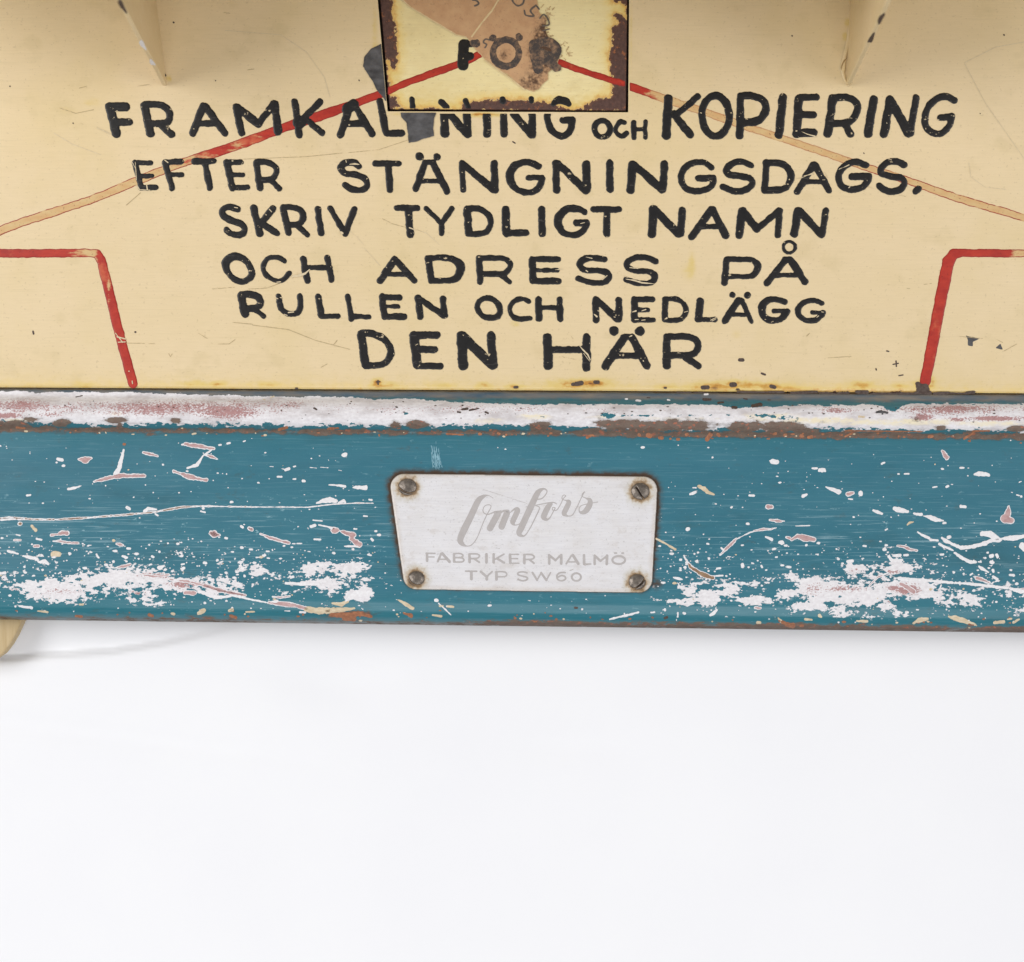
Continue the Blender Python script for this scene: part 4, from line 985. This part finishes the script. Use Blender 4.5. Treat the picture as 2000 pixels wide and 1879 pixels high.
# flakes in the blue paint
acc = Acc()
ca = (0, 740, 3.976); cb = (500, 740, 3.976); cc = (1000, 740, 3.976); cd = (1500, 740, 3.976)
ce = (0, 980, 3.976); cf = (400, 980, 3.976); cg = (1100, 980, 3.976); ch = (1500, 980, 3.976)
CH = [(0, ca, "960,555,20 940,650,28 905,740,44"), (1, ca, "730,800,18 830,775,30 920,755,44 1120,755,30"), (4, ca, "w24 962,510 966,511"), (1, ca, "612,628,22 665,632,56 708,618,18"),
      (1, ca, "1115,572,22 1170,588,30 1222,600,20"), (1, ca, "1440,508,24 1500,518,38 1600,535,30 1660,545,25"), (0, ca, "1655,545,10 1575,600,14 1530,670,30 1455,695,18"), (1, ca, "1585,590,16 1640,605,30 1688,625,12"),
      (1, ca, "1348,720,22 1480,765,40 1600,788,30"), (0, ca, "w24 448,626 482,632|w16 438,652 440,652"), (0, ca, "530,858,22 580,848,20 632,832,10"), (0, ca, "w16 207,907 235,904"),
      (0, ca, "w13 1700,515 1715,513|w15 1768,504 1785,500|w12 1890,488 1905,482|w8 1952,465 1958,465"), (0, ca, "w22 985,1000 1005,1012"), (0, ca, "w10 330,968 336,968|w10 225,966 227,966|w10 690,932 700,932|w10 1035,922 1040,920|w9 1388,886 1394,886|w9 1162,644 1164,644|w12 1450,718 1458,720|w8 1770,847 1772,847|w8 1655,790 1656,791"),
      (0, ca, "w12 0,520 6,524|w9 48,526 50,526|w8 232,581 233,582|w9 92,632 96,632"),
      (0, cb, "w30 680,595 695,590"), (0, cb, "w20 230,710 258,700|w16 292,685 306,680|w18 168,762 198,762|w14 288,780 306,780|w20 366,795 376,795|w10 562,630 564,636"), (0, cb, "565,825,10 630,828,18 690,836,22"), (0, cb, "755,845,10 800,845,34 850,848,36"),
      (0, cb, "470,968,10 520,950,30 570,942,44 615,948,34"), (0, cb, "640,965,12 680,948,24 697,962,10"), (0, cb, "w16 880,940 898,942|w9 830,943 834,943|w10 618,910 620,910|w10 925,1000 930,1000|w9 412,1016 418,1016"), (0, cb, "w6 100,682 135,684|w6 200,700 220,704|w5 420,690 470,695|w5 500,688 560,692|w6 640,710 665,716|w5 380,720 400,722"),
      (0, cc, "w14 1385,897 1425,882,24"), (0, cc, "w11 1405,848 1428,848"), (3, cc, "1452,835,22 1490,855,36 1520,885,24 1570,900,8"), (0, cc, "w22 1845,907 1876,909"), (0, cc, "w12 1290,518 1292,518|w10 1752,910 1758,910|w14 1700,1002 1708,996|w10 1790,1000 1792,1000|w10 1216,845 1217,846|w10 1984,990 1988,998"),
      (1, cd, "1352,560,26 1372,590,34 1388,615,36"), (0, cd, "w36 35,643 68,648,32|w9 14,638 16,638"), (0, cd, "w32 405,710 435,710"), (0, cd, "w18 345,696 378,698"), (0, cd, "w16 885,662 905,652"), (0, cd, "w12 1010,740 1020,741|w11 1060,740 1094,739"), (0, cd, "w16 1495,693 1520,693"), (0, cd, "1605,745,12 1640,740,38 1680,742,38 1712,750,24"),
      (0, cd, "450,842,8 500,862,30 550,877,34"), (1, cd, "w34 622,897 660,890,26"), (0, cd, "w30 718,888 718,898"), (0, cd, "w24 272,912 300,902,16"), (0, cd, "w12 625,934 655,937"), (0, cd, "w12 1280,846 1310,840|w18 1385,840 1398,834|w6 1425,822 1435,822"), (0, cd, "w10 1930,903 1950,908|w16 1965,915 1968,915|w7 1890,882 1900,884|w8 1950,806 1968,798"),
      (0, cd, "w8 895,918 898,918|w8 812,887 814,887|w8 960,797 962,797|w7 300,764 304,764|w7 295,795 298,795|w8 1950,464 1952,464|w9 1884,480 1886,480|w8 1740,674 1742,674|w7 1888,617 1890,617"),
      (2, ce, "-400,150,18 0,135,22 80,128,24 300,140,18 450,140,18 700,125,16 950,105,18 1200,82,18 1400,45,18 1550,36,14 1988,43,9 2140,43,9 2390,45,8 2590,20,9 2790,12,9 2900,14,7"), (0, ce, "0,138,26 80,130,28 200,135,16"), (1, ce, "-10,137,14 60,132,16"),
      (0, ce, "1120,75,20 1150,55,30 1215,62,14"), (0, ce, "w14 1205,95 1225,108"), (0, ce, "w18 985,48 1005,60"), (0, ce, "w16 1560,76 1592,84"), (2, ce, "w30 152,172 155,172"), (3, ce, "w24 248,190 278,225"), (1, ce, "400,262,26 450,255,24 480,245,44 520,248,44"), (1, ce, "415,308,10 470,308,26 530,320,24 605,322,20"), (1, ce, "905,328,16 930,334,28 955,340,16"),
      (1, ce, "1640,245,34 1665,255,54 1705,262,14"), (1, ce, "1930,208,26 1955,212,28"), (3, ce, "w40 415,408 455,410"), (1, ce, "110,300,14 160,300,16"), (1, ce, "w22 268,346 296,347"), (0, ce, "w16 285,290 320,297|w12 125,258 155,264|w16 750,410 760,430"), (0, ce, "62,385,18 140,406,18"), (0, ce, "180,424,18 240,436,30 285,445,26 300,470,10 345,465,36 375,485,20"),
      (0, ce, "w20 990,365 1010,366|w16 950,425 965,428|w12 1375,395 1385,410|w16 1180,425 1192,432|w20 880,466 882,466|w14 1410,488 1430,486|w20 1585,475 1600,480|w14 1238,390 1240,392|w14 1800,392 1812,392|w12 1750,284 1765,286|w12 1940,372 1955,372|w10 1820,350 1826,350|w12 640,328 644,328"), (0, ce, "w18 40,555 0,558|w20 540,404 545,405"),
      (1, ce, "870,520,10 950,505,26 1010,492,24"), (1, ce, "1320,605,16 1450,620,26 1560,645,24 1700,690,28 1885,725,22"), (1, ce, "w40 1440,708 1510,710"), (0, ce, "1270,505,22 1240,515,40"), (1, ce, "1120,572,22 1200,582,24 1310,570,26"), (0, ce, "w16 150,812 245,826,22"),
      (0, cf, "-40,700,26 100,745,30 200,735,20"), (1, cf, "0,655,30 90,680,34 220,715,30 310,728,26"), (0, cf, "200,725,22 330,755,16 480,785,12 560,780,30"), (1, cf, "500,785,26 640,800,46 720,812,34 790,832,30"), (3, cf, "790,835,40 880,850,50 960,845,44"), (3, cf, "950,850,40 1060,840,42 1160,830,18"),
      (4, cf, "980,880,30 1100,885,50 1200,870,26 1290,890,26"), (4, cf, "1090,905,40 1160,912,40"), (3, cf, "990,790,14 1060,800,36 1110,775,16"), (0, cf, "1080,790,18 1120,755,26 1180,720,60 1240,715,50 1310,712,18"),
      (1, cf, "432,250,20 500,280,24 560,298,32 655,322,22"), (0, cf, "885,182,8 950,195,12 1000,212,30"), (1, cf, "1000,222,52 1020,225,46"), (1, cf, "1040,225,12 1100,245,34 1150,262,46 1140,290,36 1200,335,50"), (0, cf, "1085,348,10 1200,348,20"), (0, cf, "w24 825,195 855,185|w8 800,205 805,215"), (0, cf, "840,145,10 912,152,8"), (1, cf, "w26 345,208 365,218"), (0, cf, "w14 280,192 295,200|w18 160,284 172,286"), (1, cf, "42,245,26 68,255,50 110,262,18"),
      (1, cf, "525,740,12 590,745,24 660,735,14"), (0, cf, "w12 850,293 900,296|w14 1235,113 1262,115|w14 1322,230 1332,230|w16 1295,290 1305,302|w16 1345,260 1360,260|w14 1265,412 1290,418|w12 1160,212 1178,214|w10 680,328 700,328|w8 715,326 755,326|w16 672,355 682,355|w10 800,388 820,390|w14 480,386 500,388|w16 450,420 470,418|w12 400,435 425,434|w12 350,372 368,372"),
      (0, cf, "630,635,18 740,640,26 890,642,18"), (3, cf, "1500,765,10 1550,790,32 1615,830,28"), (4, cf, "1545,868,18 1600,885,30"), (3, cf, "1770,882,14 1835,892,20"), (0, cf, "1790,770,26 1800,768,26"), (0, cf, "1815,790,8 1870,840,10 1910,880,7"), (3, cf, "w14 1825,812 1850,812|w16 1885,815 1930,818"), (3, cf, "w20 190,850 215,840"), (3, cf, "w10 320,858 385,856"), (0, cf, "w16 740,860 780,862|w8 620,850 660,850"),
      (3, ce, "w14 295,850 370,860"), (3, ce, "1540,870,24 1580,850,34"), (3, ce, "1780,850,24 1805,840,22"), (3, ce, "w12 1915,857 1975,857"), (3, ce, "w14 620,800 645,800"), (3, ce, "w22 1335,870 1350,875"), (4, ce, "w26 590,890 630,895|w24 1160,880 1185,890|w22 1790,885 1830,900"),
      (3, cg, "722,288,14 800,330,14 870,372,16"), (2, cg, "940,430,10 990,510,30 1060,555,38 1120,580,44 1160,592,30"), (0, cg, "1160,580,14 1240,575,12"), (1, cg, "1220,415,18 1260,375,30 1325,310,30 1345,290,12"), (1, cg, "1330,300,8 1450,240,9 1520,222,16"), (1, cg, "1480,228,10 1560,215,26 1610,215,20 1655,204,6"), (0, cg, "w14 1228,362 1240,372"),
      (1, cg, "w34 1590,42 1618,42"), (1, cg, "1610,145,24 1665,152,30 1715,152,12"), (1, cg, "1775,295,18 1820,268,40 1870,285,58 1945,295,40"), (0, cg, "1575,275,16 1618,295,26"), (0, cg, "w30 1682,318 1700,320"), (0, cg, "w24 962,215 972,214"), (1, cg, "w20 1738,278 1760,285"), (1, cg, "w7 1805,190 1915,187"),
      (0, cg, "w18 908,452 916,452|w14 835,382 845,384|w12 1016,406 1020,407|w14 1118,328 1128,330|w14 1720,342 1735,342|w16 1650,432 1660,432|w24 1390,490 1395,505|w16 1195,522 1220,518|w14 1540,500 1545,510|w18 1695,495 1708,495|w14 1740,508 1765,510"),
      (0, cg, "360,915,14 430,898,16 500,882,18"), (0, cg, "515,880,18 585,860,18"), (0, cg, "w14 682,862 710,860|w16 890,865 890,895|w8 880,915 880,925"), (0, cg, "1145,882,22 1165,870,26 1190,842,22"), (0, cg, "855,590,8 900,600,24 925,605,10"), (3, cg, "w26 1510,943 1530,943"), (3, cg, "1670,905,10 1690,930,26 1720,945,10"), (1, cg, "w20 1490,825 1530,828"),
      (4, cg, "w40 1740,955 1780,965|w20 1850,965 1860,966"), (5, cg, "w20 790,905 805,900"), (5, cg, "w18 90,825 108,826"),
      (0, ch, "820,70,14 850,80,24 885,95,18"), (0, ch, "980,55,24 1010,65,42 1085,78,18"), (0, ch, "1135,92,18 1160,98,26 1192,98,24"), (0, ch, "1205,112,10 1260,122,34 1300,140,36 1360,147,10"), (1, ch, "1870,40,24 1860,100,52 1845,135,78 1885,150,56"), (3, ch, "1082,182,10 1100,165,18 1130,158,10"), (0, ch, "w14 912,222 926,214"),
      (0, ch, "1162,238,12 1200,262,18 1250,285,22"), (0, ch, "1262,298,16 1318,302,18"), (0, ch, "1330,330,22 1360,348,26 1400,362,18 1440,382,6"), (0, ch, "1452,400,18 1500,435,24 1570,470,26 1612,470,16"), (0, ch, "1352,285,18 1380,305,30 1430,330,24 1500,360,34 1590,350,30 1690,325,34"), (0, ch, "w24 1400,280 1412,276"),
      (0, ch, "1690,325,22 1740,300,30 1800,298,40"), (0, ch, "1670,250,40 1720,250,50 1780,290,44"), (0, ch, "1810,290,20 1900,285,44 1988,268,26 2050,262,20"), (0, ch, "w50 1975,345 1995,365"), (1, ch, "1005,345,14 1050,350,22 1100,372,28 1155,380,20"), (0, ch, "w26 1728,425 1745,420|w26 1775,418 1782,432"), (0, ch, "w26 1735,468 1745,475"),
      (0, ch, "1640,505,16 1660,520,26 1712,550,14"), (1, ch, "1620,595,26 1660,605,34 1715,630,20"), (0, ch, "w20 1748,535 1750,545|w24 1750,585 1780,605"), (0, ch, "w20 1878,570 1910,574"), (0, ch, "1020,600,30 1200,610,22 1430,630,24"), (0, ch, "1440,632,12 1550,638,18 1700,655,26 1860,672,20"), (0, ch, "1880,678,20 1960,695,40 2040,705,30"), (1, ch, "1960,680,20 2000,678,28"),
      (1, ch, "765,705,8 790,650,16 850,590,20 930,555,14"), (1, ch, "1030,640,34 1080,665,36 1130,700,50"), (1, ch, "w14 1325,700 1345,650"), (0, ch, "940,430,22 965,460,26 1040,455,14"), (0, ch, "w22 985,418 1025,420|w18 1060,418 1085,416"), (0, ch, "w24 620,465 655,462"),
      (3, ch, "1130,945,14 1180,920,40 1240,912,22"), (3, ch, "1405,895,14 1450,905,44 1530,930,40 1620,962,8"), (4, ch, "w20 1560,950 1600,958"), (3, ch, "690,928,14 770,930,20"), (3, ch, "w22 1760,942 1830,935"), (3, ch, "w16 1905,940 1950,915|w14 1860,915 1890,910"), (3, ch, "w16 290,915 340,918"), (3, ch, "w26 400,885 410,895"), (4, ch, "w22 90,925 130,945"), (0, ch, "w26 1500,38 1530,42"),
      (0, ch, "w14 740,345 760,346|w24 900,373 910,373|w16 915,340 925,340|w16 1340,412 1360,411|w12 1285,353 1295,353|w10 870,310 880,310|w12 715,278 722,278|w8 955,120 960,124|w7 1495,208 1500,208|w8 650,322 655,322|w14 530,368 534,370|w16 295,340 300,338|w14 1635,468 1655,470|w14 1585,560 1570,570"),
      (4, cc, "w26 585,455 610,445|w20 625,440 630,442"), (4, cc, "w30 1055,440 1075,445"), (4, cc, "w30 1145,462 1165,460"), (4, cc, "w22 1285,470 1295,470"), (4, cc, "w16 1228,468 1232,468"), (4, cc, "w22 985,438 990,440"), (4, cc, "w22 1355,436 1362,436"), (4, cc, "w34 1515,470 1540,440"), (4, cc, "w26 1602,435 1608,440"), (4, cc, "w18 300,425 306,425"),
      (4, cd, "w26 130,440 140,438"), (4, cd, "w26 255,445 265,445"), (4, cd, "w28 315,455 340,452"), (4, cd, "w18 600,450 650,425"), (4, cd, "w24 45,430 60,428"), (4, cd, "w22 1250,452 1275,450"), (4, cd, "w16 1525,465 1600,420"), (4, cd, "w10 600,405 1200,412"), (4, cd, "w12 1590,408 1720,406"),
      (4, ca, "w20 130,380 190,384"), (3, ca, "w14 195,408 210,410|w12 1495,430 1520,425|w8 1025,432 1040,432|w8 770,420 776,424|w8 820,416 824,424"), (4, cb, "w24 180,395 240,380"), (4, cb, "w16 560,390 640,385"), (4, cb, "w14 1480,430 1610,436"), (4, cb, "w20 1735,430 1745,430|w20 1880,425 1890,430"),
      (5, cc, "w20 1490,162 1540,162"), (5, cc, "w16 1600,188 1640,184"), (5, cc, "w14 1800,155 1825,160"), (5, cc, "w26 1870,212 1930,200"), (5, cc, "w20 1715,225 1740,225"), (5, cc, "w10 1050,148 1070,148"), (5, cc, "w12 1550,415 1555,415"), (0, cc, "w14 965,170 995,172|w12 880,158 895,158|w10 1210,165 1225,168|w14 1495,122 1520,120"), (5, cd, "w9 0,165 22,166"),
      (5, cb, "w12 450,228 470,240|w10 1085,220 1095,222|w14 1565,260 1585,262|w10 1600,208 1606,208|w14 1600,240 1640,232,18|w12 1660,245 1730,232|w16 1780,260 1800,268"), (5, ca, "w7 590,142 640,132"), (6, cd, "840,262,14 880,255,20 925,265,20|890,275,16"), (5, cd, "w14 1190,236 1200,236"), (3, cd, "w16 710,295 745,297"), (3, cb, "w8 115,148 140,138|w8 55,160 70,165")]
for tone, crp, t in CH:
    spot(acc, p_rail, tone, t, crp=crp, off=.35, wob=1.0, step=1.0, h=.15, fine=.85, clip=lambda X, Y: -plate_sdf(X, Y) - .5)
# specks
rs3 = np.random.RandomState(12)
vals = []
Vd = []; Fd = []; n0 = acc.n
def speck(x, y, r, asp, tone):
    n = 7; a = np.arange(n) / n * 2 * np.pi + rs3.rand() * 6
    rr = r * (.75 + .5 * rs3.rand(n))
    X = x + rr * np.cos(a) * asp; Y = y + rr * np.sin(a)
    acc.add(W(X, Y, p_rail(X, Y) + .4), [np.array([list(range(n))])], {"sd": np.full(n, .5 if tone != 5 else 3), "tone": np.full(n, tone)})
cnt = 0
while cnt < 1300:
    x = rs3.uniform(-10, 2010); v = rs3.uniform(868, 1208)
    dens = .035 + .25 * math.exp(-((v - 1085) / 22) ** 2) + .55 * math.exp(-((v - 1128) / 30) ** 2) + .22 * math.exp(-((v - 1180) / 18) ** 2)
    dens *= (.25 + .75 * (abs(x - 1000) > 290)) * (.5 + .9 * vnoise(np.array(x), np.array(v), 90, 5))
    if rs3.rand() > dens: continue
    y = float(y_of(x, v))
    if plate_sdf(np.array([x]), np.array([y]))[0] > -4: continue
    cnt += 1
    speck(x, y, rs3.choice([.7, 1.0, 1.4, 2.0, 2.8], p=[.3, .33, .22, .1, .05]), rs3.uniform(1, 1.8), 0 if rs3.rand() < .97 else 3)
for i in range(110):   # orange / tan specks along the crease and lower edge
    x = rs3.uniform(-10, 2010); v = rs3.normal(849, 4) if i % 2 else rs3.normal(1208, 5)
    if v > 1217: continue
    speck(x, float(y_of(x, v)), rs3.uniform(.8, 2.2), rs3.uniform(1, 2.2), rs3.choice([3, 4, 4]))
for i in range(90):    # dark nicks in the white bead
    x = rs3.uniform(-10, 2010); v = rs3.uniform(786, 822)
    speck(x, float(y_of(x, v)), rs3.uniform(.5, 1.3), rs3.uniform(1, 2.5), 5)
o = acc.build("flaked_paint", MCH, rail); o["kind"] = "stuff"; o["label"] = "white and pinkish flaked spots in the blue paint"
# pale rubbed mark above the plate
acc = Acc(); rs4 = random.Random(3)
for i in range(15):
    x0 = 842.5 + i * 1.15 + rs4.uniform(-.6, .6); y0_ = 862 + rs4.uniform(0, 16) + max(0, i - 8) * 3; y1_ = 917 + rs4.uniform(-5, 1)
    sd_ += 1
    layer(acc, [np.array([(x0, y0_, .7), (x0 + 1.3, (y0_ + y1_) / 2, 1.2), (x0 + 3.2 + i * .15, y1_, .8)])], p_rail, off=.35, h=.05, wob=.25, seed=sd_, step=.8, fine=.35)
o = acc.build("rub_mark", MSW, rail)

# ---- name plate
def p_plate(x, y):
    return np.interp(y, [925, 1159], [36.5, 67.5]) + 0 * x
acc = Acc()
P, val, F = contour(lambda X, Y: plate_sdf(X, Y) + .5 * (vnoise(X, Y, 40, 3) - .5), (750, 915, 1295, 1168), 2.0)
pp = np.where(val < .01, p_rail(P[:, 0], P[:, 1]) - 1.5, p_plate(P[:, 0], P[:, 1]) + 1.0 * sm(0, 3, val) - 1.0)
SCR = [(795.6, 951.5, 19.5), (1250.7, 960, 19.5), (813, 1130.5, 17.5), (1244.5, 1137, 18)]
scd = np.min([np.hypot(P[:, 0] - a, (P[:, 1] - b)) + (19 - r) for a, b, r in SCR], 0)
plate = mk_mesh("nameplate", W(P[:, 0], P[:, 1], pp), F, {"sd": val, "screwd": scd}, MPL, root)
plate["label"] = "small silver metal maker's plate with rounded corners"
T_c = (820, 1060, 8.283); U_c = (1040, 1060, 8.283)
PT = {"etched word FABRIKER": [(T_c, "w42 114,182 117,298|w24 100,176 245,178|w22 120,235 232,235"), (T_c, "w36 345,182 290,308|w46 365,182 480,310|w24 310,272 430,272"), (T_c, "w42 553,188 553,310|s w26 560,180 650,180 698,208 670,240 570,245|s w26 570,245 680,252 714,285 680,315 560,318"),
      (T_c, "w42 800,195 805,318|s w26 800,185 920,187 965,215 930,255 820,262|w32 880,265 960,320"), (T_c, "w44 1077,192 1077,322"), (T_c, "w42 1193,192 1193,322|w28 1360,190 1210,275|w38 1245,258 1362,328"),
      (T_c, "w44 1458,200 1462,332|w22 1450,194 1598,194|w22 1460,262 1580,262|w22 1460,337 1602,337"), (T_c, "w42 1690,202 1690,335|s w26 1690,195 1800,197 1850,230 1820,268 1710,275|w32 1770,278 1845,336")],
      "etched word MALMÖ": [(U_c, "w42 268,205 272,342|w38 275,208 370,290|w32 370,290 455,208|w42 464,205 464,342"), (U_c, "w30 632,208 545,345|w44 655,208 740,346|w22 575,315 700,315"), (U_c, "w44 833,208 835,348|w20 830,350 945,348"),
      (U_c, "w38 1005,212 1005,350|w38 1010,217 1100,300|w32 1100,300 1205,217|w42 1207,212 1200,350"), (U_c, ell(1395, 285, 102, 64, 36) + "|w28 1333,173 1357,173|w28 1448,173 1472,173")],
      "etched word TYP": [(T_c, "w26 740,465 920,468|w44 833,475 833,592"), (T_c, "w38 985,472 1080,555|w28 1170,472 1080,555|w42 1083,550 1083,598"), (T_c, "w44 1237,482 1240,598|s w26 1237,474 1360,475 1405,510 1380,550 1260,556")],
      "etched mark SW60": [(T_c, "s w28 1735,492 1660,475 1590,492 1592,524 1660,545 1733,566 1730,604 1660,620 1588,600"), (U_c, "w34 0,488 75,612|w24 75,612 140,492|w36 140,492 225,612|w24 225,612 292,488"),
      (U_c, "s w28 530,487 440,492 395,540 410,600 470,620 532,595 525,552 470,536 412,562"), (U_c, ell(710, 560, 74, 62, 32))]}
OM = (860, 950, 5.847)
SCRIPT = ["s 603,137,9 545,106,11 485,122,42 428,175,66 350,340,74 270,500,78 228,605,70 245,655,50 300,684,14 360,668,11 420,590,10 480,440,10 530,330,10 578,240,10 560,213,9 510,225,10 487,270,10 500,308,11 548,322,12 610,298,14",
          "w74 655,318 568,480", "w30 620,300 690,292", "w72 760,312 700,462", "s 690,310,10 720,285,24 770,290,44", "s 800,300,10 850,262,24 880,270,56 870,310,62 832,390,62 828,420,46 850,444,14 900,432,11 935,395,10",
          "s 1092,152,16 1160,141,13 1207,90,12 1216,50,14 1175,32,24 1115,72,58 1060,180,70 990,330,72 922,480,72 898,535,60 922,566,32 970,560,13 1030,470,12 1090,350,12 1132,255,12 1112,230,10 1085,222,10",
          "s 975,238,8 1040,228,9 1100,216,10 1200,197,12 1290,186,14 1330,205,8", "s 1262,205,40 1230,240,62 1190,320,66 1180,355,58 1210,382,30 1250,362,13 1300,272,10 1312,248,10 1283,245,9 1285,275,9 1330,272,10 1372,210,10 1403,145,10 1432,112,10 1412,101,9 1391,122,10 1397,152,10 1432,163,14 1468,180,48 1455,220,58 1415,305,56 1425,328,36 1460,342,14 1510,328,11 1560,240,10 1620,112,10 1648,66,9 1626,84,10 1620,116,10 1660,136,14 1705,158,46 1708,205,62 1665,280,62 1612,304,34 1585,280,12 1600,230,10 1660,207,9 1750,190,9 1800,181,6"]
for lb, items in PT.items():
    acc = Acc()
    for c_, t in items:
        sd_ += 1; layer(acc, parse(t, *c_), p_plate, off=.15, h=.15, wob=.15, seed=sd_, step=1.0, fine=.1)
    o = acc.build("etched_word", MET, plate); o["label"] = "grey " + lb
acc = Acc()
for t in SCRIPT:
    st = [np.array(s_) for s_ in parse(t, *OM)]
    for s_ in st: s_[:, 2] = np.maximum(s_[:, 2], 1.3)
    sd_ += 1; layer(acc, st, p_plate, off=.15, h=.15, wob=.1, seed=sd_, step=.8, fine=.05)
o = acc.build("etched_word", MET, plate); o["label"] = "grey etched word Omfors in slanting script"
acc = Acc()
MPS = mat_simple("plate_scratch", lin(166, 158, 152), lin(184, 178, 174), 6, rough=.5)
for t, c_ in [("w4 480,35 700,105 1010,205", OM), ("w3 0,370 200,400 560,455", U_c), ("w9 590,455,3 620,450,14 665,432,5", U_c), ("w4 510,365 600,385", U_c), ("w6 820,352,8 850,372,10 945,340,3", U_c), ("w3 230,110 400,150", T_c), ("w4 1210,100 1290,98", T_c), ("w8 533,555 536,558", T_c), ("w4 380,400 425,408", OM), ("w4 620,715 680,712", OM)]:
    spot(acc, p_plate, 0, t, crp=c_, off=.3, wob=.15, step=.8, h=.05, fine=.2)
acc.build("scratches", MPS, plate)["kind"] = "stuff"

slots = [[(-19, -1), (-10, 7), (2, 11.5), (12, 11), (18, 7)], [(-8, -8), (-3, 0), (1, 7), (6, 14)], [(-16, -2), (-10, 8), (0, 13), (10, 12)], [(15, -7), (9, 3), (2, 9), (-6, 13), (-12, 12)]]
SL = ["screw in the upper left corner of the plate", "screw in the upper right corner of the plate", "screw in the lower left corner of the plate", "screw in the lower right corner of the plate"]
for (sx, sy, r), sl, lb in zip(SCR, slots, SL):
    rr = r * .93
    st = smooth_path([(a + sx, b + sy, 2.6) for a, b in sl])
    f = lambda X, Y: (rr - np.hypot((X - sx), (Y - sy) / .92))
    P, val, F = contour(f, (sx - 24, sy - 24, sx + 24, sy + 24), .9)
    dome = 8.5 * np.sqrt(np.clip(1 - ((rr - val) / (rr * 1.12)) ** 2, 0, 1)) - 3.0
    sdist = stroke_sdf(P[:, 0], P[:, 1], [st])
    h = dome - 4.2 * sm(-.5, .7, sdist) - .4 * vnoise(P[:, 0], P[:, 1], 4, 3)
    h = np.where(val < .01, -1.2, h)
    o = mk_mesh("screw", W(P[:, 0], P[:, 1], p_plate(P[:, 0], P[:, 1]) + h), F, None, MSC, plate)
    o.data.materials.append(MDK)
    o["label"] = lb
    # darker faces along the slot
    fl = np.zeros(len(o.data.polygons), np.int32)
    cen = np.zeros(len(o.data.polygons) * 3, np.float32); o.data.polygons.foreach_get("center", cen); cen = cen.reshape(-1, 3)
    kk = (D + cen[:, 1] / S) / D
    fxx = cen[:, 0] / S / kk + 1000; fyy = 940 - (cen[:, 2] - ZC) / S / kk
    fl[stroke_sdf(fxx, fyy, [st]) > -.1] = 1
    o.data.polygons.foreach_set("material_index", fl)

# ------------------------------------------------------------------ wooden board behind the rail
def prism(name, outline, p0, p1, mat, bev=3):
    n = len(outline)
    V = [((x - 1000) * S, -p * S, ZC + (940 - y) * S) for p in (p0, p1) for (x, y) in outline]
    me = bpy.data.meshes.new(name)
    me.from_pydata(V, [], [list(range(n))[::-1], list(range(n, 2 * n))] + [[i, (i + 1) % n, n + (i + 1) % n, n + i] for i in range(n)])
    me.update()
    o = bpy.data.objects.new(name, me); C.objects.link(o); me.materials.append(mat)
    b = o.modifiers.new("bevel", 'BEVEL'); b.width = bev * S; b.segments = 2
    return o
wb = prism("wooden_board", [(-420, 1150), (68, 1150), (50, 1190), (36, 1222), (26, 1244), (14, 1264), (2, 1279), (-12, 1289), (-40, 1296), (-420, 1300)][::-1], -47, -10, MW)
wb["label"] = "pale wooden board with rounded corner sticking out below the left end of the blue rail"
wb["category"] = "wooden board"

# ------------------------------------------------------------------ paper background
bx = np.concatenate([np.linspace(-5000, -120, 50), np.arange(-100, 2105, 12.0), np.linspace(2120, 7000, 50)])
by = np.concatenate([np.linspace(-4000, 1080, 40), np.arange(1100, 1940, 7.0), np.linspace(1950, 6000, 40)])
BY, BX = np.meshgrid(by, bx, indexing='ij')
BP = np.full(BX.shape, -57.0)
# a shallow fold: its line runs from the left edge up to under the rail
fold_y = np.interp(BX, [-5000, 0, 90, 200, 300, 400, 500, 700, 7000], [1300, 1292, 1284, 1277, 1262, 1240, 1213, 1160, 900])
d = BY - fold_y
vis = sm(-600, 0, BX) * (1 - sm(180, 520, BX))
BP = BP + vis * (-15 * np.exp(-np.abs(d) / 60) * (d < 0) - 7 * np.exp(-(d / 3.0) ** 2) * 0 - 14 * np.exp(-np.clip(d, 0, 999) / 3.2) * (d >= 0)) * 1.2
BP = BP + 9 * (fbm(BX, BY, 700, 81) - .5) + 1.6 * (fbm(BX, BY, 120, 82, 2, 1.6) - .5) * sm(1900, 1250, BY)
BP = BP - 15 * np.exp(-((BX - 650) / 120) ** 2 - ((BY - 1330) / 60) ** 2) - 5 * sm(900, 300, BX) * np.exp(-((BY - 1420 - .12 * BX) / 24) ** 2) - 8 * np.exp(-((BX - 1120) / 160) ** 2 - ((BY - 1460) / 40) ** 2)
BP = np.minimum(BP, -50.5)
n1, n2 = BX.shape
idx = np.arange(n1 * n2).reshape(n1, n2)
q = np.stack([idx[:-1, :-1], idx[1:, :-1], idx[1:, 1:], idx[:-1, 1:]], -1).reshape(-1, 4)
Vb = np.stack([(BX - 1000) * S, -BP * S, ZC + (940 - BY) * S], -1).reshape(-1, 3)
bg = mk_mesh("paper_backdrop", Vb, [q], None, MPAP, None)
bg["kind"] = "structure"
